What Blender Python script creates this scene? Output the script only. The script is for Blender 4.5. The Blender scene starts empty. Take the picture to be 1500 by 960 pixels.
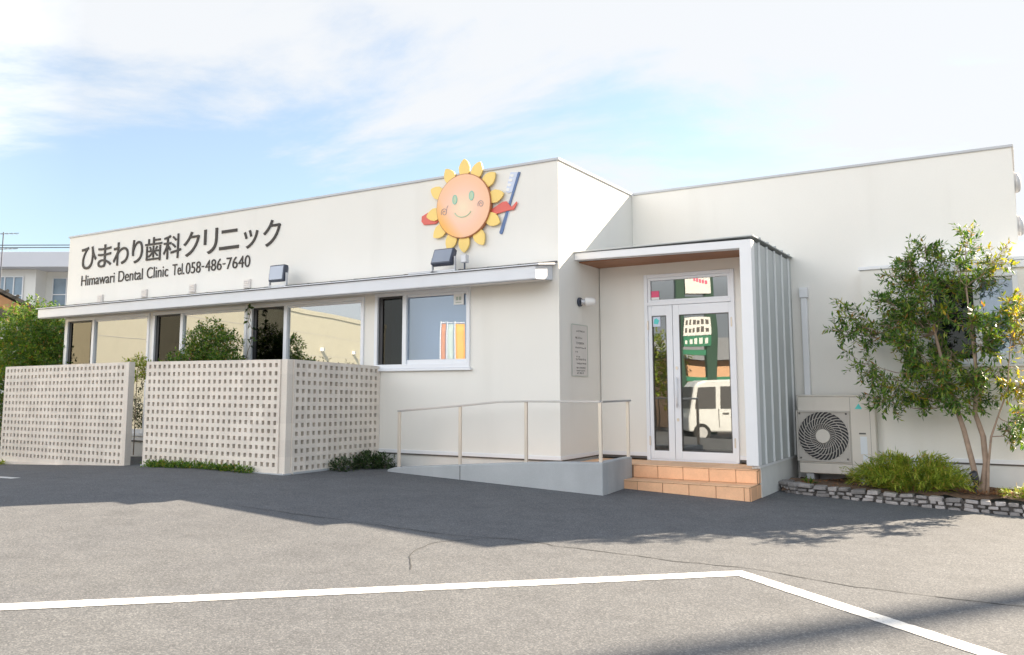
import bpy, bmesh, math, random
from mathutils import Vector, Matrix, noise
random.seed(7)
S = bpy.context.scene
COL = S.collection

# ------------------------------------------------------------------ camera
YAW, PITCH, ROLL = 0.544, 0.1165, -0.0024
CAM = Vector((5.0495, -9.5208, 1.2758))
fw = Vector((-math.sin(YAW)*math.cos(PITCH), math.cos(YAW)*math.cos(PITCH), math.sin(PITCH)))
rt = Vector((math.cos(YAW), math.sin(YAW), 0))
up = rt.cross(fw)
r2 = rt*math.cos(ROLL) + up*math.sin(ROLL)
u2 = -rt*math.sin(ROLL) + up*math.cos(ROLL)
cd = bpy.data.cameras.new('camera')
cam = bpy.data.objects.new('camera', cd); COL.objects.link(cam)
cam.matrix_world = Matrix(((r2.x, u2.x, -fw.x, CAM.x), (r2.y, u2.y, -fw.y, CAM.y), (r2.z, u2.z, -fw.z, CAM.z), (0, 0, 0, 1)))
cd.sensor_width = 36; cd.lens = 36*1231.2/1500
cd.shift_y = -(480-425.1)/1500
cd.clip_end = 3000; cd.clip_start = 0.05
S.camera = cam

# ------------------------------------------------------------------ world and sun
SUN = Vector((0.6, 1.0, 0.68)).normalized()
SUN_EL = math.asin(SUN.z); SUN_AZ = math.atan2(SUN.x, SUN.y)
W = bpy.data.worlds.new('World'); S.world = W; W.use_nodes = True
nt = W.node_tree; N = nt.nodes; Lk = nt.links
for n in list(N): N.remove(n)
out = N.new('ShaderNodeOutputWorld'); bg = N.new('ShaderNodeBackground'); bg.inputs['Strength'].default_value = 0.062
Lk.new(bg.outputs[0], out.inputs[0])
sky = N.new('ShaderNodeTexSky'); sky.sky_type = 'NISHITA'; sky.sun_disc = False
sky.sun_elevation = SUN_EL; sky.sun_rotation = SUN_AZ
sky.air_density = 1.0; sky.dust_density = 0.6; sky.ozone_density = 3.0
def wm(op, a, b=None, c=None, clamp=False):
    n = N.new('ShaderNodeMath'); n.operation = op; n.use_clamp = clamp
    for i, v in enumerate((a, b, c)):
        if v is None: continue
        if isinstance(v, (int, float)): n.inputs[i].default_value = v
        else: Lk.new(v, n.inputs[i])
    return n.outputs[0]
tc = N.new('ShaderNodeTexCoord'); sep = N.new('ShaderNodeSeparateXYZ'); Lk.new(tc.outputs['Generated'], sep.inputs[0])
zz = wm('ADD', wm('MAXIMUM', sep.outputs[2], 0.0), 0.16)
px = wm('DIVIDE', sep.outputs[0], zz); py = wm('DIVIDE', sep.outputs[1], zz)
# streaky thin cloud: coordinates turned and stretched along the wind
ca, sa = math.cos(-0.2), math.sin(-0.2)
qx = wm('ADD', wm('MULTIPLY', px, ca), wm('MULTIPLY', py, -sa)); qy = wm('ADD', wm('MULTIPLY', px, sa), wm('MULTIPLY', py, ca))
cmb = N.new('ShaderNodeCombineXYZ'); Lk.new(wm('MULTIPLY', qx, 0.72), cmb.inputs[0]); Lk.new(wm('MULTIPLY', qy, 1.0), cmb.inputs[1]); cmb.inputs[2].default_value = 3.1
n1 = N.new('ShaderNodeTexNoise'); n1.inputs['Scale'].default_value = 1.1; n1.inputs['Detail'].default_value = 9; n1.inputs['Roughness'].default_value = 0.60; n1.inputs['Distortion'].default_value = 0.35
Lk.new(cmb.outputs[0], n1.inputs['Vector'])
# cloud thickens towards the sun's side and higher up; opposite bank added as fill light
hs = Vector((SUN.x, SUN.y)).normalized()
side = wm('ADD', wm('MULTIPLY', sep.outputs[0], hs.x), wm('MULTIPLY', sep.outputs[1], hs.y))
cover = wm('ADD', wm('MULTIPLY', wm('ABSOLUTE', side), 0.50), wm('MULTIPLY', sep.outputs[2], 0.62))
cover = wm('SUBTRACT', cover, wm('MULTIPLY', wm('MAXIMUM', wm('SUBTRACT', sep.outputs[2], 0.5), 0.0), 3.0))
mask = wm('ADD', wm('MULTIPLY', wm('SUBTRACT', n1.outputs[0], 0.5), 2.3), cover)
mr = N.new('ShaderNodeMapRange'); mr.interpolation_type = 'SMOOTHSTEP'
mr.inputs['From Min'].default_value = 0.04; mr.inputs['From Max'].default_value = 0.46; mr.inputs['To Min'].default_value = 0.26; mr.inputs['To Max'].default_value = 0.97
Lk.new(mask, mr.inputs['Value'])
mx = N.new('ShaderNodeMix'); mx.data_type = 'RGBA'
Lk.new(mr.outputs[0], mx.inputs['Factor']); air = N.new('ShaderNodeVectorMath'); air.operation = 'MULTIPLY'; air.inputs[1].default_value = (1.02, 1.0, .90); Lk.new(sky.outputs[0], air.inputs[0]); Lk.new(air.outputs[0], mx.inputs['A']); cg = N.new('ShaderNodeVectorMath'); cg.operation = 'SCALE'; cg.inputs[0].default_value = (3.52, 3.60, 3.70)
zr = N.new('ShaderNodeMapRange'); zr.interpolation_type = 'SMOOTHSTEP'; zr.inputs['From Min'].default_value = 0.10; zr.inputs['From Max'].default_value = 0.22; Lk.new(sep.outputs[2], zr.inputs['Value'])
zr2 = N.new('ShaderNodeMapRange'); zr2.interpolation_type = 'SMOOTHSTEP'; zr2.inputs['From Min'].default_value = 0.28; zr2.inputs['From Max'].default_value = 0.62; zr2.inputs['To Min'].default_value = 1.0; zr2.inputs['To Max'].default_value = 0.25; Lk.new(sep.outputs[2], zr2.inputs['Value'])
Lk.new(wm('ADD', wm('MULTIPLY', wm('MULTIPLY', wm('MAXIMUM', wm('MULTIPLY', side, -1.0), 0.0), wm('MULTIPLY', zr.outputs[0], zr2.outputs[0])), 3.1), 1.0), cg.inputs['Scale'])   # out-of-view clouds opposite the sun boosted to light the shaded walls
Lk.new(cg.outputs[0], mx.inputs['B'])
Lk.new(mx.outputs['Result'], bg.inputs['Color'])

sd = bpy.data.lights.new('sun', 'SUN'); sd.energy = 4.0; sd.angle = math.radians(0.5); sd.color = (1.0, 0.85, 0.66)
so = bpy.data.objects.new('sun', sd); COL.objects.link(so); so.rotation_euler = (-SUN).to_track_quat('-Z', 'Y').to_euler(); so.location = (20, 30, 25)
S.view_settings.view_transform = 'Standard'; S.view_settings.look = 'None'; S.view_settings.gamma = 1; S.view_settings.exposure = 2.10
S.view_settings.use_curve_mapping = False
S.render.engine = 'CYCLES'
S.cycles.max_bounces = 10; S.cycles.diffuse_bounces = 4; S.cycles.glossy_bounces = 5; S.cycles.transparent_max_bounces = 12; S.cycles.transmission_bounces = 4
S.cycles.use_denoising = True; S.cycles.sample_clamp_indirect = 6

# ------------------------------------------------------------------ helpers
class MB:
    def __init__(s): s.v = []; s.f = []
    def add(s, vs, fs):
        o = len(s.v); s.v += [tuple(v) for v in vs]; s.f += [tuple(i+o for i in f) for f in fs]; return s
    def quad(s, a, b, c, d): return s.add((a, b, c, d), ((0, 1, 2, 3),))
    def box(s, x0, x1, y0, y1, z0, z1):
        return s.add([(x0,y0,z0),(x1,y0,z0),(x1,y1,z0),(x0,y1,z0),(x0,y0,z1),(x1,y0,z1),(x1,y1,z1),(x0,y1,z1)],
                     [(0,3,2,1),(4,5,6,7),(0,1,5,4),(1,2,6,5),(2,3,7,6),(3,0,4,7)])
    def fbox(s, c, ax, ay, az):     # box from centre and three half vectors
        c, ax, ay, az = map(Vector, (c, ax, ay, az)); vs = []
        for k in (-1, 1):
            for (i, j) in ((-1,-1),(1,-1),(1,1),(-1,1)): vs.append(c + ax*i + ay*j + az*k)
        return s.add(vs, [(0,3,2,1),(4,5,6,7),(0,1,5,4),(1,2,6,5),(2,3,7,6),(3,0,4,7)])
    def prism(s, poly, axis, a, b):  # polygon of (p, q) pushed along an axis
        def P(p, q, t): return {'x': (t, p, q), 'y': (p, t, q), 'z': (p, q, t)}[axis]
        n = len(poly); vs = [P(p, q, a) for p, q in poly] + [P(p, q, b) for p, q in poly]
        fs = [tuple(range(n))[::-1], tuple(range(n, 2*n))] + [(i, (i+1) % n, n+(i+1) % n, n+i) for i in range(n)]
        return s.add(vs, fs)
    def tube(s, pts, rad, n=8, cap=True):
        pts = [Vector(p) for p in pts]; m = len(pts)
        if isinstance(rad, (int, float)): rad = [rad]*m
        ref = Vector((0.31, 0.17, 0.93)).normalized(); vs = []; prev = None
        for i, p in enumerate(pts):
            t = (pts[min(i+1, m-1)] - pts[max(i-1, 0)]).normalized()
            a = (prev - t*prev.dot(t)) if prev is not None else (ref.cross(t) if abs(ref.dot(t)) < .95 else Vector((1, 0, 0)).cross(t))
            a.normalize(); prev = a; b = t.cross(a)
            for k in range(n):
                w = 2*math.pi*k/n; vs.append(p + (a*math.cos(w) + b*math.sin(w))*rad[i])
        fs = [(i*n+k, i*n+(k+1) % n, (i+1)*n+(k+1) % n, (i+1)*n+k) for i in range(m-1) for k in range(n)]
        if cap: fs += [tuple(range(n))[::-1], tuple(range((m-1)*n, m*n))]
        return s.add(vs, fs)
    def leaf(s, p, d, side, L, w, fold=.25):
        n = d.cross(side).normalized(); q = p + d*L*.5
        return s.add((p, q + side*w*.5 + n*w*fold, p + d*L, q - side*w*.5 + n*w*fold), ((0, 1, 2), (0, 2, 3)))
    def disc(s, c, ax, ay, n=24, depth=None):
        c, ax, ay = Vector(c), Vector(ax), Vector(ay)
        ring = [c + ax*math.cos(2*math.pi*k/n) + ay*math.sin(2*math.pi*k/n) for k in range(n)]
        if depth is None: return s.add(ring, [tuple(range(n))])
        d = Vector(depth); r_ = [v + d for v in ring]
        return s.add(ring + r_, [tuple(range(n))[::-1], tuple(range(n, 2*n))] + [(k, (k+1) % n, n+(k+1) % n, n+k) for k in range(n)])
    def build(s, name, mat, parent=None, smooth=False, bevel=0, fix=True, seg=2):
        me = bpy.data.meshes.new(name); me.from_pydata(s.v, [], s.f); me.update()
        if fix:
            bm = bmesh.new(); bm.from_mesh(me); bmesh.ops.recalc_face_normals(bm, faces=bm.faces); bm.to_mesh(me); bm.free()
        if smooth: me.polygons.foreach_set('use_smooth', [True]*len(me.polygons))
        me.materials.append(mat)
        o = bpy.data.objects.new(name, me); COL.objects.link(o)
        if parent: attach(o, parent)
        if bevel:
            m = o.modifiers.new('bevel', 'BEVEL'); m.width = bevel; m.segments = seg; m.limit_method = 'ANGLE'; m.angle_limit = math.radians(40)
        return o

BASES = {}
def attach(o, parent):
    o.parent = parent
    o.matrix_parent_inverse = BASES.get(parent.name, Matrix.Identity(4))
def tag(o, label=None, cat=None, group=None, kind=None):
    if label: o['label'] = label
    if cat: o['category'] = cat
    if group: o['group'] = group
    if kind: o['kind'] = kind
    return o
def thing(name, label, cat, loc, group=None):
    o = bpy.data.objects.new(name, None); COL.objects.link(o); o.location = loc; o.empty_display_size = .2
    BASES[o.name] = Matrix.Translation(-Vector(loc))
    return tag(o, label, cat, group)

# ------------------------------------------------------------------ materials
def mat(name, base, rough=.6, metal=0, var=.06, vscale=3.0, fine=0, fscale=80, bump=0, bscale=60, spec=.5, trans=0, stain=None):
    m = bpy.data.materials.new(name); m.use_nodes = True
    t = m.node_tree; nn = t.nodes; ll = t.links; b = nn['Principled BSDF']
    b.inputs['Roughness'].default_value = rough; b.inputs['Metallic'].default_value = metal
    b.inputs['Specular IOR Level'].default_value = spec
    co = nn.new('ShaderNodeTexCoord')
    def nz(sc, det=4, ro=.55):
        x = nn.new('ShaderNodeTexNoise'); x.inputs['Scale'].default_value = sc; x.inputs['Detail'].default_value = det; x.inputs['Roughness'].default_value = ro
        ll.new(co.outputs['Object'], x.inputs['Vector']); return x.outputs[0]
    def scale(fac, amount):
        r = nn.new('ShaderNodeMapRange'); r.inputs['From Min'].default_value = .25; r.inputs['From Max'].default_value = .75
        r.inputs['To Min'].default_value = 1-amount; r.inputs['To Max'].default_value = 1+amount; ll.new(fac, r.inputs['Value']); return r.outputs[0]
    k = scale(nz(vscale), var)
    if fine:
        k2 = scale(nz(fscale, 2, .7), fine); mu = nn.new('ShaderNodeMath'); mu.operation = 'MULTIPLY'; ll.new(k, mu.inputs[0]); ll.new(k2, mu.inputs[1]); k = mu.outputs[0]
    vm = nn.new('ShaderNodeVectorMath'); vm.operation = 'SCALE'; vm.inputs[0].default_value = base[:3]; ll.new(k, vm.inputs['Scale'])
    col = vm.outputs[0]
    if stain:
        sc, col2, lo, hi, amt, stretch = stain
        mp = nn.new('ShaderNodeMapping'); mp.inputs['Scale'].default_value = stretch; ll.new(co.outputs['Object'], mp.inputs['Vector'])
        x = nn.new('ShaderNodeTexNoise'); x.inputs['Scale'].default_value = sc; x.inputs['Detail'].default_value = 5; ll.new(mp.outputs[0], x.inputs['Vector'])
        r = nn.new('ShaderNodeMapRange'); r.inputs['From Min'].default_value = lo; r.inputs['From Max'].default_value = hi; r.inputs['To Max'].default_value = amt; ll.new(x.outputs[0], r.inputs['Value'])
        mi = nn.new('ShaderNodeMix'); mi.data_type = 'RGBA'; ll.new(r.outputs[0], mi.inputs['Factor']); ll.new(col, mi.inputs['A']); mi.inputs['B'].default_value = (*col2, 1); col = mi.outputs['Result']
    ll.new(col, b.inputs['Base Color'])
    if bump:
        bp = nn.new('ShaderNodeBump'); bp.inputs['Strength'].default_value = bump; bp.inputs['Distance'].default_value = .01
        ll.new(nz(bscale, 3), bp.inputs['Height']); ll.new(bp.outputs[0], b.inputs['Normal'])
    return m
def leafmat(name, cols, rough=.5, trans=.35):
    m = bpy.data.materials.new(name); m.use_nodes = True
    t = m.node_tree; nn = t.nodes; ll = t.links; b = nn['Principled BSDF']; b.inputs['Roughness'].default_value = rough
    g = nn.new('ShaderNodeNewGeometry'); r = nn.new('ShaderNodeValToRGB'); cr = r.color_ramp
    while len(cr.elements) < len(cols): cr.elements.new(.5)
    for e, (p_, c) in zip(cr.elements, cols): e.position = p_; e.color = (*c, 1)
    ll.new(g.outputs['Random Per Island'], r.inputs[0]); ll.new(r.outputs[0], b.inputs['Base Color'])
    tr = nn.new('ShaderNodeBsdfTranslucent')
    vm = nn.new('ShaderNodeVectorMath'); vm.operation = 'MULTIPLY'; ll.new(r.outputs[0], vm.inputs[0]); vm.inputs[1].default_value = (1.7, 1.6, .7); ll.new(vm.outputs[0], tr.inputs[0])
    ms = nn.new('ShaderNodeMixShader'); ms.inputs[0].default_value = trans
    ll.new(b.outputs[0], ms.inputs[1]); ll.new(tr.outputs[0], ms.inputs[2]); ll.new(ms.outputs[0], nn['Material Output'].inputs[0])
    return m
def glassmat(name, tint, refl, gcol=(.95, .97, 1), wav=.0):
    m = bpy.data.materials.new(name); m.use_nodes = True
    t = m.node_tree; nn = t.nodes; ll = t.links; nn.remove(nn['Principled BSDF'])
    gl = nn.new('ShaderNodeBsdfGlossy'); gl.inputs['Roughness'].default_value = 0.0; gl.inputs['Color'].default_value = (*gcol, 1)
    tr = nn.new('ShaderNodeBsdfTransparent'); tr.inputs[0].default_value = (*tint, 1)
    lw = nn.new('ShaderNodeLayerWeight'); lw.inputs['Blend'].default_value = .25
    r = nn.new('ShaderNodeMapRange'); r.inputs['To Min'].default_value = refl; r.inputs['To Max'].default_value = 1.0; ll.new(lw.outputs['Fresnel'], r.inputs['Value'])
    ms = nn.new('ShaderNodeMixShader'); ll.new(r.outputs[0], ms.inputs[0]); ll.new(tr.outputs[0], ms.inputs[1]); ll.new(gl.outputs[0], ms.inputs[2]); ll.new(ms.outputs[0], nn['Material Output'].inputs[0])
    if wav:
        co = nn.new('ShaderNodeTexCoord'); x = nn.new('ShaderNodeTexNoise'); x.inputs['Scale'].default_value = 1.6; x.inputs['Detail'].default_value = 0; ll.new(co.outputs['Object'], x.inputs['Vector'])
        bp = nn.new('ShaderNodeBump'); bp.inputs['Strength'].default_value = wav; bp.inputs['Distance'].default_value = .02; ll.new(x.outputs[0], bp.inputs['Height']); ll.new(bp.outputs[0], gl.inputs['Normal'])
    return m

M = {}
M['stucco'] = mat('stucco', (.815, .795, .745), .85, var=.02, vscale=.8, fine=.02, fscale=120, bump=.12, bscale=220, stain=(1.1, (.68, .655, .60), .55, .8, .30, (2.2, 2.2, .3)))
M['plinth'] = mat('plinth', (.70, .70, .68), .8, var=.05, vscale=4, bump=.1)
M['trim'] = mat('trim', (.78, .79, .81), .4, var=.02)
M['coping'] = mat('coping', (.50, .51, .53), .45, var=.05)
M['alu'] = mat('alu', (.80, .82, .86), .35, var=.015)
M['gutter'] = mat('gutter', (.70, .72, .76), .35, var=.04, vscale=2, stain=(1.5, (.5, .5, .5), .6, .85, .4, (1, 1, 6)))
M['soffit'] = mat('soffit', (.74, .70, .66), .7, var=.03)
M['dark'] = mat('dark', (.03, .03, .035), .5)
M['line_dark'] = mat('line_dark', (.10, .095, .09), .6)
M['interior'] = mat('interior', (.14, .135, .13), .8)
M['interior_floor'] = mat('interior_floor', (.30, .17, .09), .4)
M['roofing'] = mat('roofing', (.3, .3, .31), .8)
M['clad'] = mat('clad', (.47, .495, .495), .45, metal=0, var=.05, vscale=1.2)
M['wood'] = mat('wood', (.34, .145, .065), .5, var=.2, vscale=2, stain=(3, (.22, .09, .04), .45, .65, .6, (1, 22, 22)))
M['concrete'] = mat('concrete', (.42, .44, .455), .85, var=.07, vscale=2.5, fine=.06, fscale=90, bump=.2, bscale=90, stain=(2.0, (.30, .31, .33), .52, .78, .6, (1, 1, .35)))
M['tile'] = mat('tile', (.90, .52, .30), .55, var=.10, vscale=5, fine=.05, fscale=60, bump=.08)
M['tile_top'] = mat('tile_top', (.80, .50, .30), .6, var=.08, vscale=6, fine=.05)
M['grout'] = mat('grout', (.32, .21, .14), .9)
M['block'] = mat('block', (.80, .73, .65), .9, var=.05, vscale=2, fine=.07, fscale=70, bump=.25, bscale=120, stain=(1.3, (.62, .55, .48), .5, .8, .5, (1, 1, .4)))
M['steel'] = mat('steel', (.72, .65, .565), .32, metal=.45, var=.03)
M['rail'] = mat('rail', (.52, .51, .52), .3, metal=.8)
M['lamp_body'] = mat('lamp_body', (.55, .56, .58), .4, metal=.3)
M['lamp_dark'] = mat('lamp_dark', (.05, .06, .09), .35)
M['lamp_glass'] = mat('lamp_glass', (.30, .33, .39), .22, metal=.2)
M['letters'] = mat('letters', (.030, .023, .018), .6)
M['white'] = mat('white', (.82, .82, .81), .5, var=.02)
M['acw'] = mat('acw', (.67, .63, .565), .5, var=.03, vscale=4, stain=(3, (.45, .41, .36), .55, .8, .4, (2, 2, .4)))
M['acgrille'] = mat('acgrille', (.50, .47, .43), .5, var=.08)
M['acdark'] = mat('acdark', (.045, .045, .05), .7)
M['aclabel'] = mat('aclabel', (.70, .74, .78), .5)
M['cyan'] = mat('cyan', (.10, .62, .60), .5)
M['bark'] = mat('bark', (.30, .22, .165), .9, var=.25, vscale=14, bump=.6, bscale=45)
M['soil'] = mat('soil', (.15, .095, .062), .95, var=.35, vscale=14, fine=.3, fscale=60, bump=.8, bscale=40)
M['stone'] = mat('stone', (.37, .345, .335), .9, var=.3, vscale=7, fine=.15, fscale=50, bump=.6, bscale=35)
def vary_islands(m, lo, hi):
    t = m.node_tree; nn = t.nodes; ll = t.links; b = nn['Principled BSDF']; src = b.inputs['Base Color'].links[0].from_socket
    g_ = nn.new('ShaderNodeNewGeometry'); r = nn.new('ShaderNodeMapRange'); r.inputs['To Min'].default_value = lo; r.inputs['To Max'].default_value = hi; ll.new(g_.outputs['Random Per Island'], r.inputs['Value'])
    v = nn.new('ShaderNodeVectorMath'); v.operation = 'SCALE'; ll.new(src, v.inputs[0]); ll.new(r.outputs[0], v.inputs['Scale']); ll.new(v.outputs[0], b.inputs['Base Color'])
def vary_blocks(m, inc, lo, hi):
    t = m.node_tree; nn = t.nodes; ll = t.links; b = nn['Principled BSDF']; src = b.inputs['Base Color'].links[0].from_socket
    co = nn.new('ShaderNodeTexCoord'); sn = nn.new('ShaderNodeVectorMath'); sn.operation = 'SNAP'; sn.inputs[1].default_value = inc; ll.new(co.outputs['Object'], sn.inputs[0])
    wn = nn.new('ShaderNodeTexWhiteNoise'); ll.new(sn.outputs[0], wn.inputs['Vector']); r = nn.new('ShaderNodeMapRange'); r.inputs['To Min'].default_value = lo; r.inputs['To Max'].default_value = hi; ll.new(wn.outputs['Value'], r.inputs['Value'])
    v = nn.new('ShaderNodeVectorMath'); v.operation = 'SCALE'; ll.new(src, v.inputs[0]); ll.new(r.outputs[0], v.inputs['Scale']); ll.new(v.outputs[0], b.inputs['Base Color'])
vary_blocks(M['block'], (.21, .21, .21), .92, 1.05)
vary_islands(M['stone'], .55, 1.15); vary_islands(M['tile'], .90, 1.08); vary_islands(M['tile_top'], .92, 1.08)
M['mortar'] = mat('mortar', (.12, .11, .105), .95)
M['paint'] = mat('paint', (.66, .65, .625), .75, var=.07, vscale=5, fine=.16, fscale=130, bump=.3, bscale=140, stain=(38, (.24, .235, .23), .60, .68, .7, (1, 1, 1)))
M['screen'] = mat('screen', (.055, .065, .07), .6)
M['red'] = mat('red', (.72, .13, .10), .45); M['pink'] = mat('pink', (.80, .10, .22), .5)
M['blue'] = mat('blue', (.09, .16, .34), .4); M['lblue'] = mat('lblue', (.62, .68, .82), .5)
M['teal'] = mat('teal', (.28, .62, .50), .5); M['petal'] = mat('petal', (.92, .66, .20), .5, var=.06)
M['cheek'] = mat('cheek', (.42, .32, .33), .6); M['edge'] = mat('edge', (.42, .16, .06), .5)
M['smile'] = mat('smile', (.50, .62, .42), .5)
M['orange'] = mat('orange', (.90, .36, .02), .6); M['rust'] = mat('rust', (.5, .2, .07), .6); M['sage'] = mat('sage', (.42, .48, .42), .6)
M['curtain'] = mat('curtain', (.50, .60, .72), .8, var=.04)
M['beige'] = mat('beige', (.82, .76, .59), .85, var=.03)
M['plaque'] = mat('plaque', (.66, .63, .60), .35)
M['ink'] = mat('ink', (.10, .09, .09), .6)
M['bwall'] = mat('bwall', (.76, .755, .73), .85, var=.03, vscale=.4)
M['bparapet'] = mat('bparapet', (.66, .67, .72), .8, var=.03, vscale=.4)
M['bwin'] = mat('bwin', (.22, .30, .38), .12, var=.25, vscale=.9, spec=.7)
M['rooftile'] = mat('rooftile', (.05, .047, .045), .6, var=.2, vscale=6)
M['eave_wood'] = mat('eave_wood', (.34, .20, .11), .8, var=.15)
M['green_post'] = mat('green_post', (.02, .07, .045), .4); M['green_sign'] = mat('green_sign', (.02, .20, .11), .5)
M['peach'] = mat('peach', (.66, .40, .24), .8); M['greyroof'] = mat('greyroof', (.30, .31, .33), .6)
M['van'] = mat('van', (.70, .72, .73), .25); M['tyre'] = mat('tyre', (.02, .02, .02), .8)
M['cable'] = mat('cable', (.12, .13, .15), .6)
M['pole'] = mat('pole', (.42, .41, .39), .85)
M['crack'] = mat('crack', (.065, .065, .065), .95)
M['leaf_tree'] = leafmat('leaf_tree', [(0, (.03, .08, .016)), (.4, (.075, .175, .028)), (.7, (.155, .27, .04)), (.92, (.27, .33, .05)), (.985, (.32, .16, .04))], .38, .34)
M['leaf_sun_yellow'] = leafmat('leaf_sun_yellow', [(0, (.14, .19, .02)), (.5, (.28, .29, .03)), (.85, (.42, .36, .04)), (.97, (.42, .22, .03))], .4, .45)
M['leaf_bush'] = leafmat('leaf_bush', [(0, (.03, .085, .012)), (.5, (.09, .19, .022)), (.85, (.18, .28, .035)), (.98, (.30, .20, .05))], .45, .35)
M['leaf_dark'] = leafmat('leaf_dark', [(0, (.012, .032, .010)), (.5, (.028, .065, .018)), (.9, (.06, .11, .03))], .5, .3)
M['leaf_lime'] = leafmat('leaf_lime', [(0, (.12, .20, .022)), (.5, (.27, .36, .04)), (.85, (.44, .46, .07)), (.97, (.42, .30, .08))], .45, .4)
M['dry'] = leafmat('dry', [(0, (.16, .07, .03)), (.5, (.26, .10, .04)), (.9, (.30, .17, .07))], .8, .15)
M['flower'] = leafmat('flower', [(0, (.7, .12, .05)), (.5, (.2, .28, .7)), (.9, (.8, .3, .1))], .6, .2)
M['glass'] = glassmat('glass', (.62, .66, .66), .58, (.94, .96, .96), .05)
M['glass_door'] = glassmat('glass_door', (.66, .67, .66), .19, (.95, .97, .97), .09)
M['glass_blue'] = glassmat('glass_blue', (.86, .90, .95), .22, (.86, .93, 1.0), .05)
M['glass_dark'] = glassmat('glass_dark', (.30, .33, .34), .035, (.9, .9, .85), .05)

def asphalt():
    m = bpy.data.materials.new('asphalt'); m.use_nodes = True
    t = m.node_tree; nn = t.nodes; ll = t.links; b = nn['Principled BSDF']; b.inputs['Roughness'].default_value = .88; b.inputs['Specular IOR Level'].default_value = .3
    co = nn.new('ShaderNodeTexCoord')
    def nz(sc, det, ro=.6):
        x = nn.new('ShaderNodeTexNoise'); x.inputs['Scale'].default_value = sc; x.inputs['Detail'].default_value = det; x.inputs['Roughness'].default_value = ro; ll.new(co.outputs['Object'], x.inputs['Vector']); return x.outputs[0]
    def ramp(f, pts):
        r = nn.new('ShaderNodeValToRGB'); cr = r.color_ramp
        while len(cr.elements) < len(pts): cr.elements.new(.5)
        for e, (p_, c) in zip(cr.elements, pts): e.position = p_; e.color = (*c, 1)
        ll.new(f, r.inputs[0]); return r.outputs[0]
    def mul(a, c):
        x = nn.new('ShaderNodeMix'); x.data_type = 'RGBA'; x.blend_type = 'MULTIPLY'; x.inputs['Factor'].default_value = 1; ll.new(a, x.inputs['A']); ll.new(c, x.inputs['B']); return x.outputs['Result']
    vo = nn.new('ShaderNodeTexVoronoi'); vo.inputs['Scale'].default_value = 120; ll.new(co.outputs['Object'], vo.inputs['Vector'])
    sp = nn.new('ShaderNodeSeparateColor'); ll.new(vo.outputs['Color'], sp.inputs[0])
    grit = ramp(sp.outputs[0], [(0, (.093, .096, .101)), (.45, (.122, .126, .132)), (.8, (.150, .152, .157)), (1, (.21, .212, .213))])
    big = ramp(nz(.55, 5), [(.3, (.93, .93, .94)), (.7, (1.06, 1.055, 1.04))])
    mid = ramp(nz(4, 4), [(.3, (.90, .90, .90)), (.7, (1.09, 1.09, 1.09))])
    fin = ramp(nz(130, 2, .7), [(.3, (.82, .82, .82)), (.7, (1.18, 1.18, 1.18))])
    spots = ramp(nz(1.7, 3), [(.62, (1, 1, 1)), (.74, (.86, .86, .87))])
    drips = ramp(nz(7.5, 2), [(.70, (1, 1, 1)), (.78, (.80, .80, .81))])
    c = mul(mul(mul(mul(mul(grit, big), mid), fin), spots), drips)
    ll.new(c, b.inputs['Base Color'])
    bp = nn.new('ShaderNodeBump'); bp.inputs['Strength'].default_value = .38; bp.inputs['Distance'].default_value = .006
    ll.new(sp.outputs[1], bp.inputs['Height']); ll.new(bp.outputs[0], b.inputs['Normal'])
    return m
M['asphalt'] = asphalt()

def sunface():
    m = mat('sunface', (.8, .45, .3), .45)
    t = m.node_tree; nn = t.nodes; ll = t.links; b = nn['Principled BSDF']
    co = nn.new('ShaderNodeTexCoord'); mp = nn.new('ShaderNodeMapping'); mp.inputs['Location'].default_value = (1.456, 0, -3.83); ll.new(co.outputs['Object'], mp.inputs[0])
    sp = nn.new('ShaderNodeSeparateXYZ'); ll.new(mp.outputs[0], sp.inputs[0])
    def ma(op, a, c=None):
        n = nn.new('ShaderNodeMath'); n.operation = op
        for i, v in enumerate((a, c)):
            if v is None: continue
            if isinstance(v, (int, float)): n.inputs[i].default_value = v
            else: ll.new(v, n.inputs[i])
        return n.outputs[0]
    # printed colouring of the sign: paler middle, peach field, orange lower-left rim
    rad = ma('SQRT', ma('ADD', ma('MULTIPLY', sp.outputs[0], sp.outputs[0]), ma('MULTIPLY', ma('ADD', sp.outputs[2], .06), ma('ADD', sp.outputs[2], .06))))
    r = nn.new('ShaderNodeValToRGB'); ll.new(ma('DIVIDE', rad, .46), r.inputs[0]); cr = r.color_ramp
    cr.elements[0].position = .05; cr.elements[0].color = (.90, .72, .50, 1); cr.elements[1].position = .55; cr.elements[1].color = (.92, .58, .42, 1)
    e = cr.elements.new(.9); e.color = (.92, .54, .33, 1)
    rim = nn.new('ShaderNodeMapRange'); rim.inputs['From Min'].default_value = .26; rim.inputs['From Max'].default_value = .50
    ll.new(ma('ADD', ma('MULTIPLY', sp.outputs[0], -.85), ma('MULTIPLY', sp.outputs[2], -.62)), rim.inputs['Value'])
    x = nn.new('ShaderNodeMix'); x.data_type = 'RGBA'; ll.new(rim.outputs[0], x.inputs['Factor']); ll.new(r.outputs[0], x.inputs['A']); x.inputs['B'].default_value = (.92, .46, .06, 1)
    ll.new(x.outputs['Result'], b.inputs['Base Color']); return m
M['sunface'] = sunface()

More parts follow.
